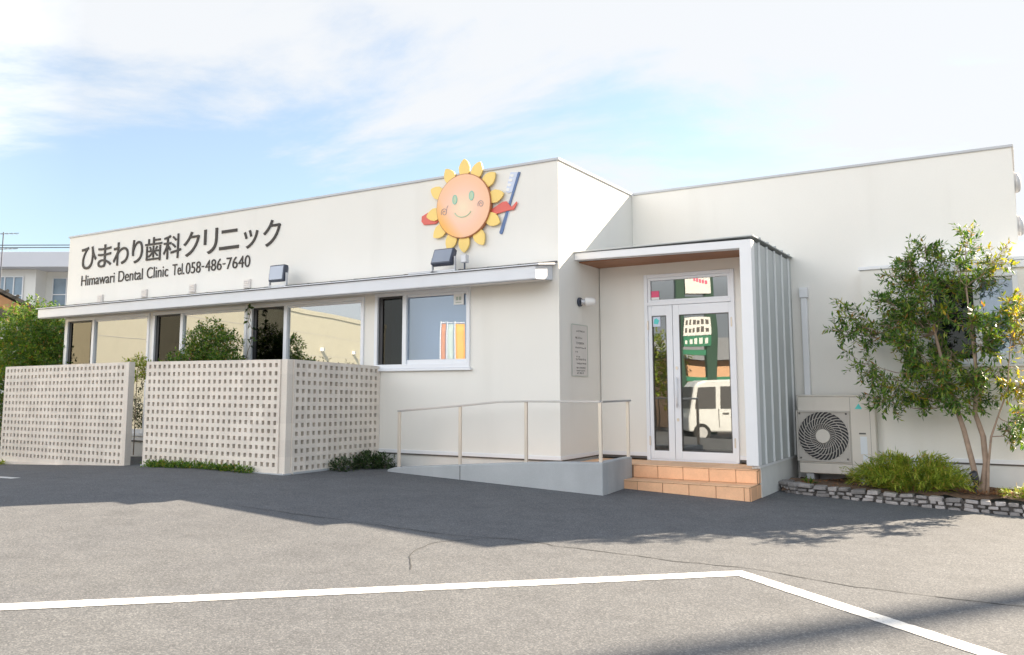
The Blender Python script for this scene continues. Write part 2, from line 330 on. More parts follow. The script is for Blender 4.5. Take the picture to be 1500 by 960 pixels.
# ------------------------------------------------------------------ ground
GP = [(-300, -.2), (-40, -.15), (-14, 0), (-9.5, .055), (-6.0, .18), (-4.5, .22), (-3, .2), (-1, .124), (1.0, .049), (2.5, -.008), (5, -.1), (8, -.14), (40, -.2), (300, -.3)]
def h(x, y):
    z = GP[-1][1]
    for (a, za), (b, zb) in zip(GP, GP[1:]):
        if x <= b: z = za + (zb-za)*max(0, (x-a)/(b-a)); break
    k = min(1, max(0, (1.6 - x)/2.2)); y0 = -7.6 + .9*k
    t = min(1, max(0, (y0 - y)/3.4)); t = t*t*(3-2*t)
    return z*(1-t) + (-.29)*t
def axis(lo, hi, fine_lo, fine_hi, step):
    a = []; x = fine_lo
    while x <= fine_hi + 1e-6: a.append(x); x += step
    s = step; x = fine_hi
    while x < hi: s *= 1.5; x += s; a.append(min(x, hi))
    s = step; x = fine_lo
    while x > lo: s *= 1.5; x -= s; a.insert(0, max(x, lo))
    return a
gx = axis(-320, 320, -14, 9, .5); gy = axis(-320, 320, -15, 4, .5)
g = MB(); g.v = [(x, y, h(x, y)) for y in gy for x in gx]; nx = len(gx)
g.f = [(j*nx+i, j*nx+i+1, (j+1)*nx+i+1, (j+1)*nx+i) for j in range(len(gy)-1) for i in range(nx-1)]
tag(g.build('ground', M['asphalt'], smooth=True), 'grey asphalt car park in front of the clinic', None, kind='structure')
def ribbon(mb, pts, w, dz, closed=False):
    for (a, b) in zip(pts, pts[1:]):
        a, b = Vector((a[0], a[1])), Vector((b[0], b[1])); d = (b-a); n = max(1, int(d.length/.25)); q = Vector((-d.y, d.x)).normalized()*w*.5
        for i in range(n):
            p0 = a + d*(i/n); p1 = a + d*((i+1)/n)
            mb.quad(*[(p.x, p.y, h(p.x, p.y)+dz) for p in (p0-q, p1-q, p1+q, p0+q)])
# ground height is piecewise linear on a .5 m grid, so sheets ride 5 mm above it
pl = MB()
A = Vector((3.24, -3.405)); d1 = (Vector((.14, -6.87)) - A).normalized(); d2 = (Vector((4.82, -4.385)) - A).normalized()
def painted(mb, pts, w, dz, rnd):
    P_ = [Vector(p) for p in pts]; L_, R_ = [], []; step = .035
    offs = []
    for i, p in enumerate(P_):
        a = (p - P_[i-1]).normalized() if i else (P_[1]-p).normalized(); c = (P_[i+1]-p).normalized() if i < len(P_)-1 else a
        n_ = (Vector((-a.y, a.x)) + Vector((-c.y, c.x))); n_ = n_ / (1 + a.dot(c)); offs.append(n_*w*.5)
    for i in range(len(P_)-1):
        n = int((P_[i+1]-P_[i]).length/step)
        for k in range(n + (i == len(P_)-2)):
            t = k/n; c = P_[i].lerp(P_[i+1], t); o = offs[i]*(1-t) + offs[i+1]*t
            L_.append(c + o*(1 + rnd.gauss(0, .03))); R_.append(c - o*(1 + rnd.gauss(0, .03)))
    for k in range(len(L_)-1): mb.quad(*[(q.x, q.y, h(q.x, q.y)+dz) for q in (R_[k], R_[k+1], L_[k+1], L_[k])])
painted(pl, [A + d1*7.5, A, A + d2*5.5], .142, .0035, random.Random(2))
tag(pl.build('parking_line', M['paint']), 'white painted parking bay line with a corner on the asphalt', None, kind='structure')
p2 = MB(); painted(p2, [(-8.2, -3.5), (-5.62, -3.67)], .12, .0045, random.Random(3))
tag(p2.build('parking_line', M['paint']), 'end of a white painted line at the far left of the asphalt', None, kind='structure')
ck = MB()
def crack(pts, w):
    q = []
    for (a, b) in zip(pts, pts[1:]):
        L = math.hypot(b[0]-a[0], b[1]-a[1]); n = max(1, int(L/.09))
        for i in range(n): q.append((a[0]+(b[0]-a[0])*i/n + random.gauss(0, .010), a[1]+(b[1]-a[1])*i/n + random.gauss(0, .010)))
    q.append(pts[-1])
    for a, b in zip(q, q[1:]): ribbon(ck, [a, b], w*random.uniform(.5, 1.4), .003)
crack([(-1.6, -3.75), (.89, -3.6), (1.37, -3.39), (1.85, -3.40), (2.82, -3.31), (3.27, -3.2), (3.98, -3.29), (4.47, -3.24), (4.96, -3.16), (6.2, -3.0)], .012)
crack([(1.37, -4.76), (1.04, -4.39), (1.0, -4.29), (.94, -3.9), (1.15, -3.55)], .008)
tag(ck.build('ground_crack', M['crack']), 'thin irregular cracks across the asphalt', None, kind='structure')

# ------------------------------------------------------------------ clinic building
D1 = 2.437; H = 4.25; WX = 5.10; LX = -10.94
clinic = thing('clinic_building', 'white flat-roofed single-storey dental clinic with sign lettering and a side entrance porch', 'building', (-2, 2, 0))
def wall(mb, plane, c, u0, u1, v0, v1, holes, th):
    """wall sheet with thickness and reveals; plane 'y': u = x, sheet at y = c, thickness towards +y"""
    us = sorted(set([u0, u1] + [t for hh in holes for t in hh[:2]])); vs = sorted(set([v0, v1] + [t for hh in holes for t in hh[2:]]))
    P = (lambda u, v, d: (u, c+d, v)) if plane == 'y' else (lambda u, v, d: (c-d, u, v))
    for i in range(len(us)-1):
        for j in range(len(vs)-1):
            cu, cv = (us[i]+us[i+1])/2, (vs[j]+vs[j+1])/2
            if any(a < cu < b and e < cv < f_ for a, b, e, f_ in holes): continue
            for d in (0, th): mb.quad(P(us[i], vs[j], d), P(us[i+1], vs[j], d), P(us[i+1], vs[j+1], d), P(us[i], vs[j+1], d))
    for a, b, e, f_ in holes + [(u0, u1, v0, v1)]:
        for (p, q) in (((a, e), (b, e)), ((b, e), (b, f_)), ((b, f_), (a, f_)), ((a, f_), (a, e))):
            mb.quad(P(*p, 0), P(*q, 0), P(*q, th), P(*p, th))
WIN = [(-10.86, -8.30, .45, 2.64), (-8.20, -5.78, .48, 2.64), (-5.71, -3.27, .48, 2.64), (-3.06, -1.375, 1.56, 2.665)]
DOOR = (.685, 1.925, .325, 2.81)
ZP = .40
fb = MB()
wall(fb, 'y', 0, LX, -.0005, ZP, H, [(a, b, max(c, ZP+.001), d) for a, b, c, d in WIN], .16)
wall(fb, 'x', 0, 0.1605, D1+.3, ZP, H, [], .16); fb.quad((0, 0, ZP), (0, .1605, ZP), (0, .1605, H), (0, 0, H))
fb.box(LX, LX+.16, .161, 7, .1, H)
fb.box(LX, 0, 6.84, 7, .1, H)
front_block = fb.build('front_wall', M['stucco'], clinic, fix=False)
wg = MB(); wg.box(.003, WX, D1, D1+.16, ZP, H); wg.box(WX-.16, WX, D1+.161, 8, -.1, H); wg.box(.003, WX-.161, 7.84, 8, -.1, H)
wg.build('rear_wall', M['stucco'], clinic)
rf = MB(); rf.box(LX+.17, -.17, .17, 6.83, 4.0, 4.06); rf.box(-.15, WX-.17, D1+.17, 7.83, 4.0, 4.06)
rf.build('roof', M['roofing'], clinic)
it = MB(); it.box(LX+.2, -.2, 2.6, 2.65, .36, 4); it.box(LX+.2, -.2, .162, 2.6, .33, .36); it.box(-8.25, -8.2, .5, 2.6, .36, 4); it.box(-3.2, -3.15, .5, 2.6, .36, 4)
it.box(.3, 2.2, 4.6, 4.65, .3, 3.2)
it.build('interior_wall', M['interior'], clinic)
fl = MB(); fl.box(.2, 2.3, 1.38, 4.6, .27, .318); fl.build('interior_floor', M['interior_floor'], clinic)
# plinth and drip flashing
pb = MB(); pb.box(LX+.02, -.02, .025, .15, -.2, ZP-.03); pb.box(-.15, -.025, .025, D1, -.2, ZP-.03)
pb.box(2.35, WX-.02, D1+.02, D1+.15, -.3, ZP-.03); pb.box(3.335, 5.19, 2.157, 2.30, -.3, ZP-.03)
pb.box(2.238, 2.347, .60, D1, -.3, .355)
pb.build('plinth', M['plinth'], clinic)
fs = MB()
for a in ((LX-.01, .012, -.014, .03), ): fs.box(a[0], a[1], a[2], a[3], ZP-.028, ZP+.022)
fs.box(-.01, .0125, .031, 1.2, ZP-.028, ZP+.022); fs.box(2.38, 3.30, D1-.014, D1+.03, ZP-.028, ZP+.022); fs.box(3.30, 5.21, 2.123, 2.16, ZP-.028, ZP+.022)
fs.box(.013, .684, 1.186, 1.23, ZP-.028, ZP+.022); fs.box(1.926, 2.219, 1.186, 1.23, ZP-.028, ZP+.022)
fs.build('drip_flashing', M['trim'], clinic, bevel=.004)
fd = MB(); fd.box(LX, -.001, -.004, .02, ZP-.045, ZP-.0285); fd.box(-.02, .003, .021, 1.2, ZP-.045, ZP-.0285); fd.box(3.31, 5.2, 2.14, 2.158, ZP-.045, ZP-.0285)
fd.box(.02, .684, 1.20, 1.23, ZP-.06, ZP-.0285); fd.box(1.926, 2.219, 1.20, 1.23, ZP-.06, ZP-.0285)
fd.build('flashing_gap', M['line_dark'], clinic)
# coping
cp = MB(); cp.box(LX-.02, .02, -.022, .19, H, H+.035); cp.box(-.19, .022, .19, D1-.022, H, H+.035)
cp.box(.0225, WX+.02, D1-.022, D1+.19, H, H+.035); cp.box(WX-.19, WX+.022, D1+.191, 8.02, H, H+.035); cp.box(LX-.022, LX+.19, .191, 7.02, H, H+.035)
cp.build('coping', M['coping'], clinic, bevel=.005)
# annex
ax = MB(); aw = (4.10, 5.06, 1.56, 2.66)
wall(ax, 'y', 2.137, 3.314, 5.20, ZP, 2.79, [aw], .14)
ax.box(3.314, 3.454, 2.278, D1, ZP, 2.79)
ax.box(5.06, 5.20, 2.278, 6, -.2, 2.79)
ax.build('annex_wall', M['stucco'], clinic, fix=False)
a2 = MB(); a2.box(3.29, 5.225, 2.112, 2.43, 2.792, 2.835); a2.box(5.105, 5.225, 2.431, 6, 2.792, 2.835); a2.box(4.0, 5.215, 2.10, 2.135, 2.70, 2.785)
a2.build('annex_coping', M['trim'], clinic, bevel=.005)
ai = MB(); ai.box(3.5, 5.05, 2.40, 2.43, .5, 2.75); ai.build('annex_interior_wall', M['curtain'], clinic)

# windows of the front
def window(x0, x1, z0, z1, y, split, glass, pane_y=.0, dark_left=True, fw_=.055, sill=True):
    f = MB(); yo, yi = y-.028, y+.07
    f.box(x0, x1, yo, yi, z1-fw_, z1); f.box(x0, x1, yo, yi, z0, z0+fw_*1.1)
    f.box(x0, x0+fw_, yo+.002, yi, z0+fw_*1.1, z1-fw_); f.box(x1-fw_, x1, yo+.002, yi, z0+fw_*1.1, z1-fw_)
    if sill: f.box(x0-.03, x1+.03, y-.055, y-.001, z0-.035, z0-.002)
    o = f.build('window', M['alu'], clinic, bevel=.004)
    m = MB(); m.box(split-.035, split+.035, y-.018, y+.05, z0+fw_*1.1, z1-fw_); m.box(split+.035, x1-fw_, y+.004, y+.05, z0+fw_*1.1, z0+fw_*2.2); m.box(split+.035, x1-fw_, y+.004, y+.05, z1-fw_*1.6, z1-fw_)
    mo = m.build('sash', M['alu'], bevel=.003); attach(mo, o); mo.matrix_parent_inverse = BASES_ID
    p = MB(); p.box(split+.035, x1-fw_, y+.022, y+.028, z0+fw_*2.2, z1-fw_*1.6); po = p.build('glass_pane', glass); attach(po, o)
    s = MB(); s.box(x0+fw_, split-.035, y+.030, y+.036, z0+fw_*1.1, z1-fw_); po = s.build('insect_screen', M['glass_dark']); attach(po, o)
    e = MB(); e.box(x0+fw_, x0+fw_+.07, y+.012, y+.028, z0+fw_*1.1, z1-fw_); e.box(x0+fw_+.07, split-.035, y+.012, y+.028, z1-fw_-.03, z1-fw_); e.box(split-.06, split-.035, y+.012, y+.028, z0+.06, z1-fw_-.03)
    eo = e.build('screen_frame', M['dark']); attach(eo, o)
    return o
BASES_ID = Matrix.Identity(4)
w1 = window(*WIN[0], 0, -9.99, M['glass'], sill=False)
w2 = window(*WIN[1], 0, -7.42, M['glass'], sill=False)
w3 = window(*WIN[2], 0, -4.90, M['glass'], sill=False)
w4 = window(*WIN[3], 0, -2.51, M['glass_blue'])
w5 = window(*aw, 2.137, 4.62, M['glass_blue'], sill=True)
# frosted blind inside the small window
cu = MB(); cu.box(-3.0, -1.42, .30, .31, 1.5, 2.7); attach(cu.build('window_blind', M['curtain']), w4)
st = MB(); st.box(-1.66, -1.49, .005, .012, 2.43, 2.58); s_ = st.build('sticker', M['white']); attach(s_, w4)
st = MB(); st.box(-1.62, -1.585, .001, .0045, 2.49, 2.54); st.box(-1.57, -1.535, .001, .0045, 2.49, 2.54); st.box(-1.625, -1.53, .001, .0045, 2.455, 2.466); s_ = st.build('sticker_mark', M['sage']); attach(s_, w4)

# eave over the front windows
EX0, EX1 = -11.10, -.09
ev = MB(); ev.prism([(-.002, 2.865), (-.455, 2.805), (-.455, 2.645), (-.44, 2.632), (-.002, 2.672)], 'x', EX0, EX1)
eave = ev.build('eave', M['gutter'], clinic, bevel=.006)
e2 = MB(); e2.prism([(-.002, 2.890), (-.49, 2.823), (-.49, 2.808), (-.002, 2.870)], 'x', EX0-.03, EX1+.06)
attach(e2.build('eave_flashing', M['gutter'], bevel=.003), eave)
e3 = MB(); e3.prism([(-.006, 2.915), (-.02, 2.915), (-.03, 2.895), (-.006, 2.893)], 'x', EX0, -.02)
x = -10.8
while x < -.3:
    e3.prism([(-.03, 2.888), (-.485, 2.826), (-.485, 2.838), (-.03, 2.900)], 'x', x, x+.022); x += .455
attach(e3.build('eave_seam', M['line_dark']), eave)
e4 = MB(); e4.prism([(-.03, 2.664), (-.43, 2.6275), (-.43, 2.624), (-.03, 2.660)], 'x', EX0+.02, EX1-.02)
attach(e4.build('soffit_panel', M['soffit']), eave)
for x, z in ((-9.81, 2.98), (-8.49, 3.0), (-7.17, 3.01), (-5.80, 2.995)):
    v = MB(); v.box(x-.075, x+.075, -.03, -.001, z-.07, z+.075)
    for k in range(4): v.box(x-.065, x+.065, -.042, -.0305, z-.055+k*.032, z-.04+k*.032)
    v.build('wall_vent', M['soffit'], clinic, bevel=.004)

# porch
PY, PX = .434, 2.365
dw = MB(); wall(dw, 'y', 1.2, .013, 2.218, ZP-.02, 2.965, [(DOOR[0], DOOR[1], ZP-.019, DOOR[3])], .14); dw.build('porch_wall', M['stucco'], clinic, fix=False)
pf = MB()
pf.prism([(.0025, 2.978), (2.222, 2.945), (2.222, .372), (PX, .372), (PX, 3.045), (.0025, 3.072)], 'y', PY, PY+.14)
pf.build('porch_frame', M['trim'], clinic, bevel=.006)
pc = MB(); pc.box(.003, 2.22, PY+.141, 1.2-.001, 2.958, 2.972); pc.build('porch_ceiling', M['wood'], clinic)
pr_ = MB(); pr_.box(.003, PX-.02, PY+.141, D1-.001, 2.98, 3.03); pr_.box(2.222, PX-.03, PY+.141, D1-.001, .375, 2.98)
pr_.box(2.3, PX-.002, PY+.05, D1-.001, .345, .372)
pr_.build('porch_body', M['trim'], clinic)
cl = MB(); cl.box(PX-.029, PX-.004, PY+.141, D1-.002, .376, 3.035); cl.build('metal_cladding', M['clad'], clinic)
cs = MB(); y = .742
for y in (.74, 1.115, 1.49, 1.865, 2.24): cs.box(PX-.0035, PX+.022, y-.006, y+.006, .378, 3.045)
cs.build('cladding_seam', mat('seam', (.74, .76, .76), .35), clinic, bevel=.003)
pt = MB(); pt.box(-.0, PX+.03, PY-.02, D1-.003, 3.075, 3.09)
for y in (.74, 1.115, 1.49, 1.865, 2.24): pt.box(PX-.06, PX+.036, y-.02, y+.02, 3.0905, 3.105)
pt.build('porch_flashing', M['clad'], clinic, bevel=.003)

# door set
X0, X1, Z0, Z1 = DOOR; YD = 1.2
of = MB(); of.box(X0, X0+.05, YD-.03, YD+.09, Z0, Z1); of.box(X1-.045, X1, YD-.03, YD+.09, Z0, Z1); of.box(X0+.05, X1-.045, YD-.03, YD+.09, Z1-.05, Z1)
of.box(X0+.05, X1-.045, YD-.034, YD+.09, 2.385, 2.43); of.box(X0+.0505, X1-.0455, YD-.02, YD+.09, Z0-.01, Z0+.018)
tr = of.build('transom', M['alu'], clinic, bevel=.004)
t2 = MB(); t2.box(X0+.051, X0+.09, YD-.012, YD+.05, 2.431, Z1-.051); t2.box(X1-.085, X1-.046, YD-.012, YD+.05, 2.431, Z1-.051); t2.box(X0+.09, X1-.085, YD-.012, YD+.05, 2.431, 2.462); t2.box(X0+.09, X1-.085, YD-.012, YD+.05, Z1-.085, Z1-.051)
attach(t2.build('transom_frame', M['alu'], bevel=.003), tr)
t3 = MB(); t3.box(X0+.09, X1-.085, YD+.012, YD+.018, 2.462, Z1-.085); attach(t3.build('glass_pane', M['glass_door']), tr)
t4 = MB(); t4.box(X0+.095, X0+.205, YD+.006, YD+.0115, 2.50, 2.585); attach(t4.build('sticker', M['pink']), tr)
t4 = MB(); t4.box(X0+.095, X0+.205, YD+.006, YD+.0115, 2.455+.012, 2.499); attach(t4.build('sticker', M['white']), tr)
def leaf_door(xa, xb, ga, gb, name):
    d = MB(); y0, y1 = YD-.018, YD+.03
    d.box(xa, ga, y0, y1, .345, 2.383); d.box(gb, xb, y0, y1, .345, 2.383); d.box(ga, gb, y0, y1, .345, .452); d.box(ga, gb, y0, y1, 2.246, 2.383)
    o = d.build(name, M['alu'], clinic, bevel=.004)
    gg = MB(); gg.box(ga, gb, YD+.004, YD+.010, .452, 2.246); attach(gg.build('glass_pane', M['glass_door']), o)
    be = MB(); 
    be.box(ga, ga+.010, y0+.004, y0+.02, .452, 2.246); be.box(gb-.010, gb, y0+.004, y0+.02, .452, 2.246); be.box(ga+.01, gb-.01, y0+.004, y0+.02, .452, .462); be.box(ga+.01, gb-.01, y0+.004, y0+.02, 2.236, 2.246)
    attach(be.build('glazing_bead', M['line_dark']), o)
    return o
dl = leaf_door(.737, 1.078, .788, .993, 'door'); dr = leaf_door(1.084, 1.878, 1.172, 1.842, 'door')
for (o, x) in ((dl, .735), (dr, 1.880)):
    for z in (.58, 2.12):
        hg = MB(); hg.tube([(x, YD-.028, z-.06), (x, YD-.028, z+.06)], .011, 8); attach(hg.build('hinge', M['steel']), o)
hd = MB(); hd.tube([(1.128, YD-.06, 1.02), (1.128, YD-.06, 1.42)], .012, 8)
for z in (1.06, 1.38): hd.tube([(1.128, YD-.06, z), (1.128, YD-.017, z)], .008, 6)
attach(hd.build('handle', M['alu'], smooth=True), dr)
for z in (.86, 1.54):
    lk = MB(); lk.disc((1.128, YD-.0185, z), (.016, 0, 0), (0, 0, .022), 12, (0, -.012, 0)); attach(lk.build('lock', M['steel']), dr)
t4 = MB(); t4.box(.797, .905, YD-.003, YD+.002, 2.10, 2.235); attach(t4.build('sticker', M['lblue']), dl)
t4 = MB(); t4.add([(.812, YD-.006, 2.14), (.87, YD-.006, 2.13), (.89, YD-.006, 2.18), (.85, YD-.006, 2.215), (.82, YD-.006, 2.20)], [(0,1,2,3,4)]); attach(t4.build('sticker_mark', M['cyan']), dl)
# downpipe
dp = thing('downpipe', 'white square rain downpipe with a collar beside the metal-clad porch', 'pipe', (2.54, D1, .2))
b = MB(); b.box(2.497, 2.577, D1-.085, D1-.015, 0, 2.50); b.build('pipe', M['trim'], dp, bevel=.01)
b = MB(); b.box(2.482, 2.592, D1-.10, D1-.005, 2.50, 2.64); b.build('collar', M['trim'], dp, bevel=.01)
# lettering
def glyphs(text, x0, x1, z0, z1, y, off=.012, ext=.012, shear=0):
    cu_ = bpy.data.curves.new('t', 'FONT'); cu_.body = text; cu_.size = 1; cu_.extrude = 0; cu_.offset = off
    o = bpy.data.objects.new('t', cu_); COL.objects.link(o)
    dg = bpy.context.evaluated_depsgraph_get(); me = bpy.data.meshes.new_from_object(o.evaluated_get(dg)); bpy.data.objects.remove(o)
    xs = [v.co.x for v in me.vertices]; ys = [v.co.y for v in me.vertices]
    ax_, bx_, ay_, by_ = min(xs), max(xs), min(ys), max(ys); mb = MB()
    bm = bmesh.new(); bm.from_mesh(me); bmesh.ops.remove_doubles(bm, verts=bm.verts, dist=1e-5)
    r_ = bmesh.ops.extrude_face_region(bm, geom=bm.faces[:]); 
    for e_ in r_['geom']:
        if isinstance(e_, bmesh.types.BMVert): e_.co.z += 1
    bm.verts.index_update()
    vs = [(x0 + (v.co.x-ax_)/(bx_-ax_)*(x1-x0), y - v.co.z*ext, z0 + (v.co.y-ay_)/(by_-ay_)*(z1-z0)) for v in bm.verts]
    mb.add(vs, [[v.index for v in f_.verts] for f_ in bm.faces]); bm.free(); bpy.data.meshes.remove(me); return mb
sg = thing('clinic_name_sign', 'dark raised Japanese and English clinic name with telephone number on the white upper wall', 'sign', (-7.8, -.02, 3.2))
CH = [('ひ', -10.50, -10.02), ('ま', -9.97, -9.55), ('わ', -9.49, -9.03), ('り', -8.92, -8.61), ('歯', -8.54, -8.06), ('科', -8.02, -7.53), ('ク', -7.47, -7.04), ('リ', -6.93, -6.58), ('ニ', -6.53, -6.05), ('ッ', -5.93, -5.59), ('ク', -5.47, -5.07)]
ln = MB()
for c, a, b in CH:
    z0, z1 = {'ニ': (3.62, 3.96), 'ッ': (3.59, 3.90)}.get(c, (3.58, 4.02))
    k = glyphs(c, a, b, z0, z1, -.004, .003, .012); ln.add(k.v, k.f)
ln.build('japanese_lettering', M['letters'], sg)
ln = MB()
for tx, a, b, z0, z1 in (('Himawari', -10.47, -9.42, 3.265, 3.465), ('Dental', -9.30, -8.58, 3.265, 3.47), ('Clinic', -8.46, -7.86, 3.27, 3.475), ('Tel.', -7.74, -7.42, 3.275, 3.475), ('058', -7.38, -6.99, 3.275, 3.475), ('-', -6.965, -6.90, 3.365, 3.385), ('486', -6.87, -6.455, 3.28, 3.48), ('-', -6.43, -6.365, 3.37, 3.39), ('7640', -6.335, -5.76, 3.28, 3.48)):
    glyphs(tx, a, b, z0, z1, -.004, -.001, .008).build('latin_lettering', M['letters'], sg)

# smiling sun sign with toothbrush
ss = thing('sun_sign', 'round smiling sun sign with yellow petals, red mittens and a blue toothbrush', 'sign', (-1.456, -.03, 3.8))
SC = Vector((-1.456, 0, 3.795))
for deg in (90, 66, 39, 9, -27, -61, -90, -115, -143, -173, 152, 119):
    a = math.radians(deg); d = Vector((math.cos(a), 0, math.sin(a))); t = Vector((-math.sin(a), 0, math.cos(a)))
    b = MB(); prof = [(-.02, .055), (.05, .088), (.11, .092), (.165, .068), (.205, .036), (.228, .006)]
    rr = .425 if deg != 90 else .445
    ring = [SC + d*(rr+p) + t*w for p, w in prof] + [SC + d*(rr+p) - t*w for p, w in reversed(prof)]
    n = len(ring); b.add([v + Vector((0, -.028, 0)) for v in ring] + [v + Vector((0, -.052, 0)) for v in ring], [tuple(range(n)), tuple(range(n, 2*n))[::-1]] + [(k, (k+1) % n, n+(k+1) % n, n+k) for k in range(n)])
    b.build('petal', M['petal'], ss, bevel=.0015, seg=1)
b = MB(); b.disc(SC + Vector((0, -.02, 0)), (.455, 0, 0), (0, 0, .455), 64, (0, -.052, 0)); rimo = b.build('face_rim', M['edge'], ss)
b = MB(); b.disc(SC + Vector((0, -.0725, 0)), (.444, 0, 0), (0, 0, .444), 64, (0, -.006, 0)); face = b.build('face', M['sunface'], ss)
def curve_on(pts, rad, name, m, parent, closed=False):
    b = MB(); P_ = [Vector((p[0], -.0795, p[1])) for p in pts]
    if closed: P_.append(P_[0])
    b.tube(P_, rad, 6); return attach(b.build(name, M[m]), parent)
for x in (-.135, .145):
    z = .10 if x < 0 else .125
    el = [(SC.x + x + .034*math.cos(k*math.pi/8), SC.z + z + .062*math.sin(k*math.pi/8)) for k in range(16)]
    b = MB(); b.disc((SC.x+x, -.0792, SC.z+z), (.034, 0, 0), (0, 0, .062), 18, (0, -.004, 0)); attach(b.build('eye', M['smile']), face)
    curve_on(el, .008, 'eye_outline', 'teal', face, True)
curve_on([(SC.x + .14*math.sin(t), SC.z - .06 - .10*math.cos(t)) for t in [(-1.25 + 2.5*k/14) for k in range(15)]], .008, 'smile', 'smile', face)
for cx_, cz_, s_ in ((-.315, -.06, 1), (.30, -.01, .9)):
    curve_on([(SC.x + cx_ + (.012+.045*k/16)*math.cos(k*.62)*s_, SC.z + cz_ + (.012+.05*k/16)*math.sin(k*.62)*s_) for k in range(17)], .005, 'cheek_swirl', 'cheek', face)
curve_on([(SC.x-.25, SC.z+.03), (SC.x-.27, SC.z-.0), (SC.x-.275, SC.z-.04)], .004, 'cheek_swirl', 'cheek', face)
b = MB(); b.prism([(-2.21, 3.735), (-2.10, 3.78), (-1.86, 3.73), (-1.88, 3.66), (-1.96, 3.60), (-2.17, 3.605), (-2.215, 3.66)], 'y', -.010, -.026); b.build('mitten', M['red'], ss, bevel=.005)
b = MB(); b.prism([(-1.03, 3.70), (-.84, 3.79), (-.78, 3.79), (-.70, 3.70), (-.62, 3.77), (-.605, 3.745), (-.66, 3.66), (-.76, 3.655), (-1.0, 3.62)], 'y', -.016, -.027); b.build('mitten', M['red'], ss, bevel=.005)
b = MB(); b.prism([(-.895, 3.355), (-.865, 3.345), (-.845, 3.37), (-.70, 3.80), (-.565, 4.165), (-.60, 4.175), (-.715, 3.86), (-.90, 3.38)], 'y', -.002, -.015); b.build('toothbrush_handle', M['blue'], ss, bevel=.004)
b = MB(); b.prism([(-.605, 4.17), (-.72, 4.185), (-.80, 3.93), (-.765, 3.90), (-.70, 3.905)], 'y', -.003, -.013); br = b.build('bristles', M['lblue'], ss, bevel=.004)
for k in range(4):
    b = MB(); q = Vector((-.695-.022*k, -.0135, 4.135-.062*k)); b.disc(q, (.030, 0, .004), (-.008, 0, .022), 12, (0, -.004, 0)); attach(b.build('bristle_tuft', M['white']), br)
b = MB(); b.prism([(-.80, 3.62), (-.735, 3.655), (-.83, 3.42), (-.86, 3.48)], 'y', -.001, -.008); b.build('brush_shadow_plate', M['lblue'], ss)

# floodlights on the eave
def flood(name, label, cx, w, hh, tilt, glassmat_, frame):
    t = thing(name, label, 'floodlight', (cx, -.3, 2.85))
    b = MB(); b.box(cx-w*.62, cx+w*.62, -.36, -.28, 2.846, 2.868); b.box(cx-w*.62, cx-w*.62+.04, -.42, -.22, 2.838, 2.845); b.box(cx+w*.62-.04, cx+w*.62, -.42, -.22, 2.838, 2.845); b.build('base_bar', M['lamp_body'], t, bevel=.003)
    b = MB(); zc = 2.93 + hh*.5; frame = 'lamp_dark'
    for s in (-1, 1): b.box(cx+s*w*.55-.008, cx+s*w*.55+.008, -.34, -.30, 2.8685, zc)
    b.box(cx-w*.54, cx+w*.54, -.335, -.305, 2.8685, 2.88); b.build('bracket', M['lamp_body'], t, bevel=.002)
    c = Vector((cx, -.32, zc)); ax_ = Vector((1, 0, 0)); az = Vector((0, math.sin(tilt), math.cos(tilt))); ay = Vector((0, math.cos(tilt), -math.sin(tilt)))
    b = MB(); b.fbox(c, ax_*w*.5, ay*.045, az*hh*.5); o = b.build('housing', M[frame], t, bevel=.018, seg=3)
    b = MB(); b.fbox(c - ay*.047, ax_*(w*.5-.022), ay*.004, az*(hh*.5-.022)); attach(b.build('lens', M[glassmat_], bevel=.003), o)
    b = MB()
    for k in range(6): b.fbox(c + ay*.06 + ax_*(w*(-.4+.16*k)), ax_*.006, ay*.016, az*hh*.4)
    attach(b.build('cooling_fin', M['lamp_body']), o)
    return t
flood('floodlight', 'square floodlight with bluish glass standing on the eave right of the telephone number', -4.76, .33, .26, .12, 'lamp_glass', 'lamp_body')
f2 = flood('floodlight', 'dark-framed floodlight tilted back on the eave below the smiling sun', -1.60, .34, .24, .40, 'lamp_glass', 'lamp_dark')
b = MB(); b.box(-2.12, -1.72, -.44, -.33, 2.835, 2.862); b.build('ballast_box', M['lamp_body'], f2, bevel=.006)
sb = thing('light_sensor', 'small grey sensor box on a stalk on the eave right of the tilted floodlight', 'sensor', (-1.27, -.3, 2.85))
b = MB(); b.tube([(-1.27, -.3, 2.83), (-1.27, -.3, 2.95)], .012); b.build('stalk', M['lamp_dark'], sb)
b = MB(); b.box(-1.315, -1.225, -.34, -.26, 2.95, 3.06); b.build('head', M['lamp_body'], sb, bevel=.01)

# wall lamp and notice plate on the side wall
wl = thing('wall_lamp', 'small white barrel wall lamp on a dark round mount beside the entrance', 'lamp', (0, .62, 2.43))
b = MB(); b.disc((.003, .56, 2.425), (0, .062, 0), (0, 0, .062), 24, (.03, 0, 0)); b.build('mount', M['lamp_dark'], wl, bevel=.004)
b = MB(); b.tube([(.033, .56, 2.425), (.075, .59, 2.428)], .036, 14); b.build('socket', M['lamp_body'], wl, smooth=False)
b = MB(); b.tube([(.07, .585, 2.428), (.085, .60, 2.43), (.15, .665, 2.433), (.175, .69, 2.435), (.187, .70, 2.435)], [.03, .055, .055, .045, .015], 18); b.build('shade', M['white'], wl, smooth=True)
pq = thing('notice_plate', 'tall pale notice plate with small dark writing on the wall left of the entrance', 'notice plate', (0, .55, 1.43))
b = MB(); b.box(.004, .014, .317, .785, 1.433, 2.12); b.build('plate', M['plaque'], pq, bevel=.004)
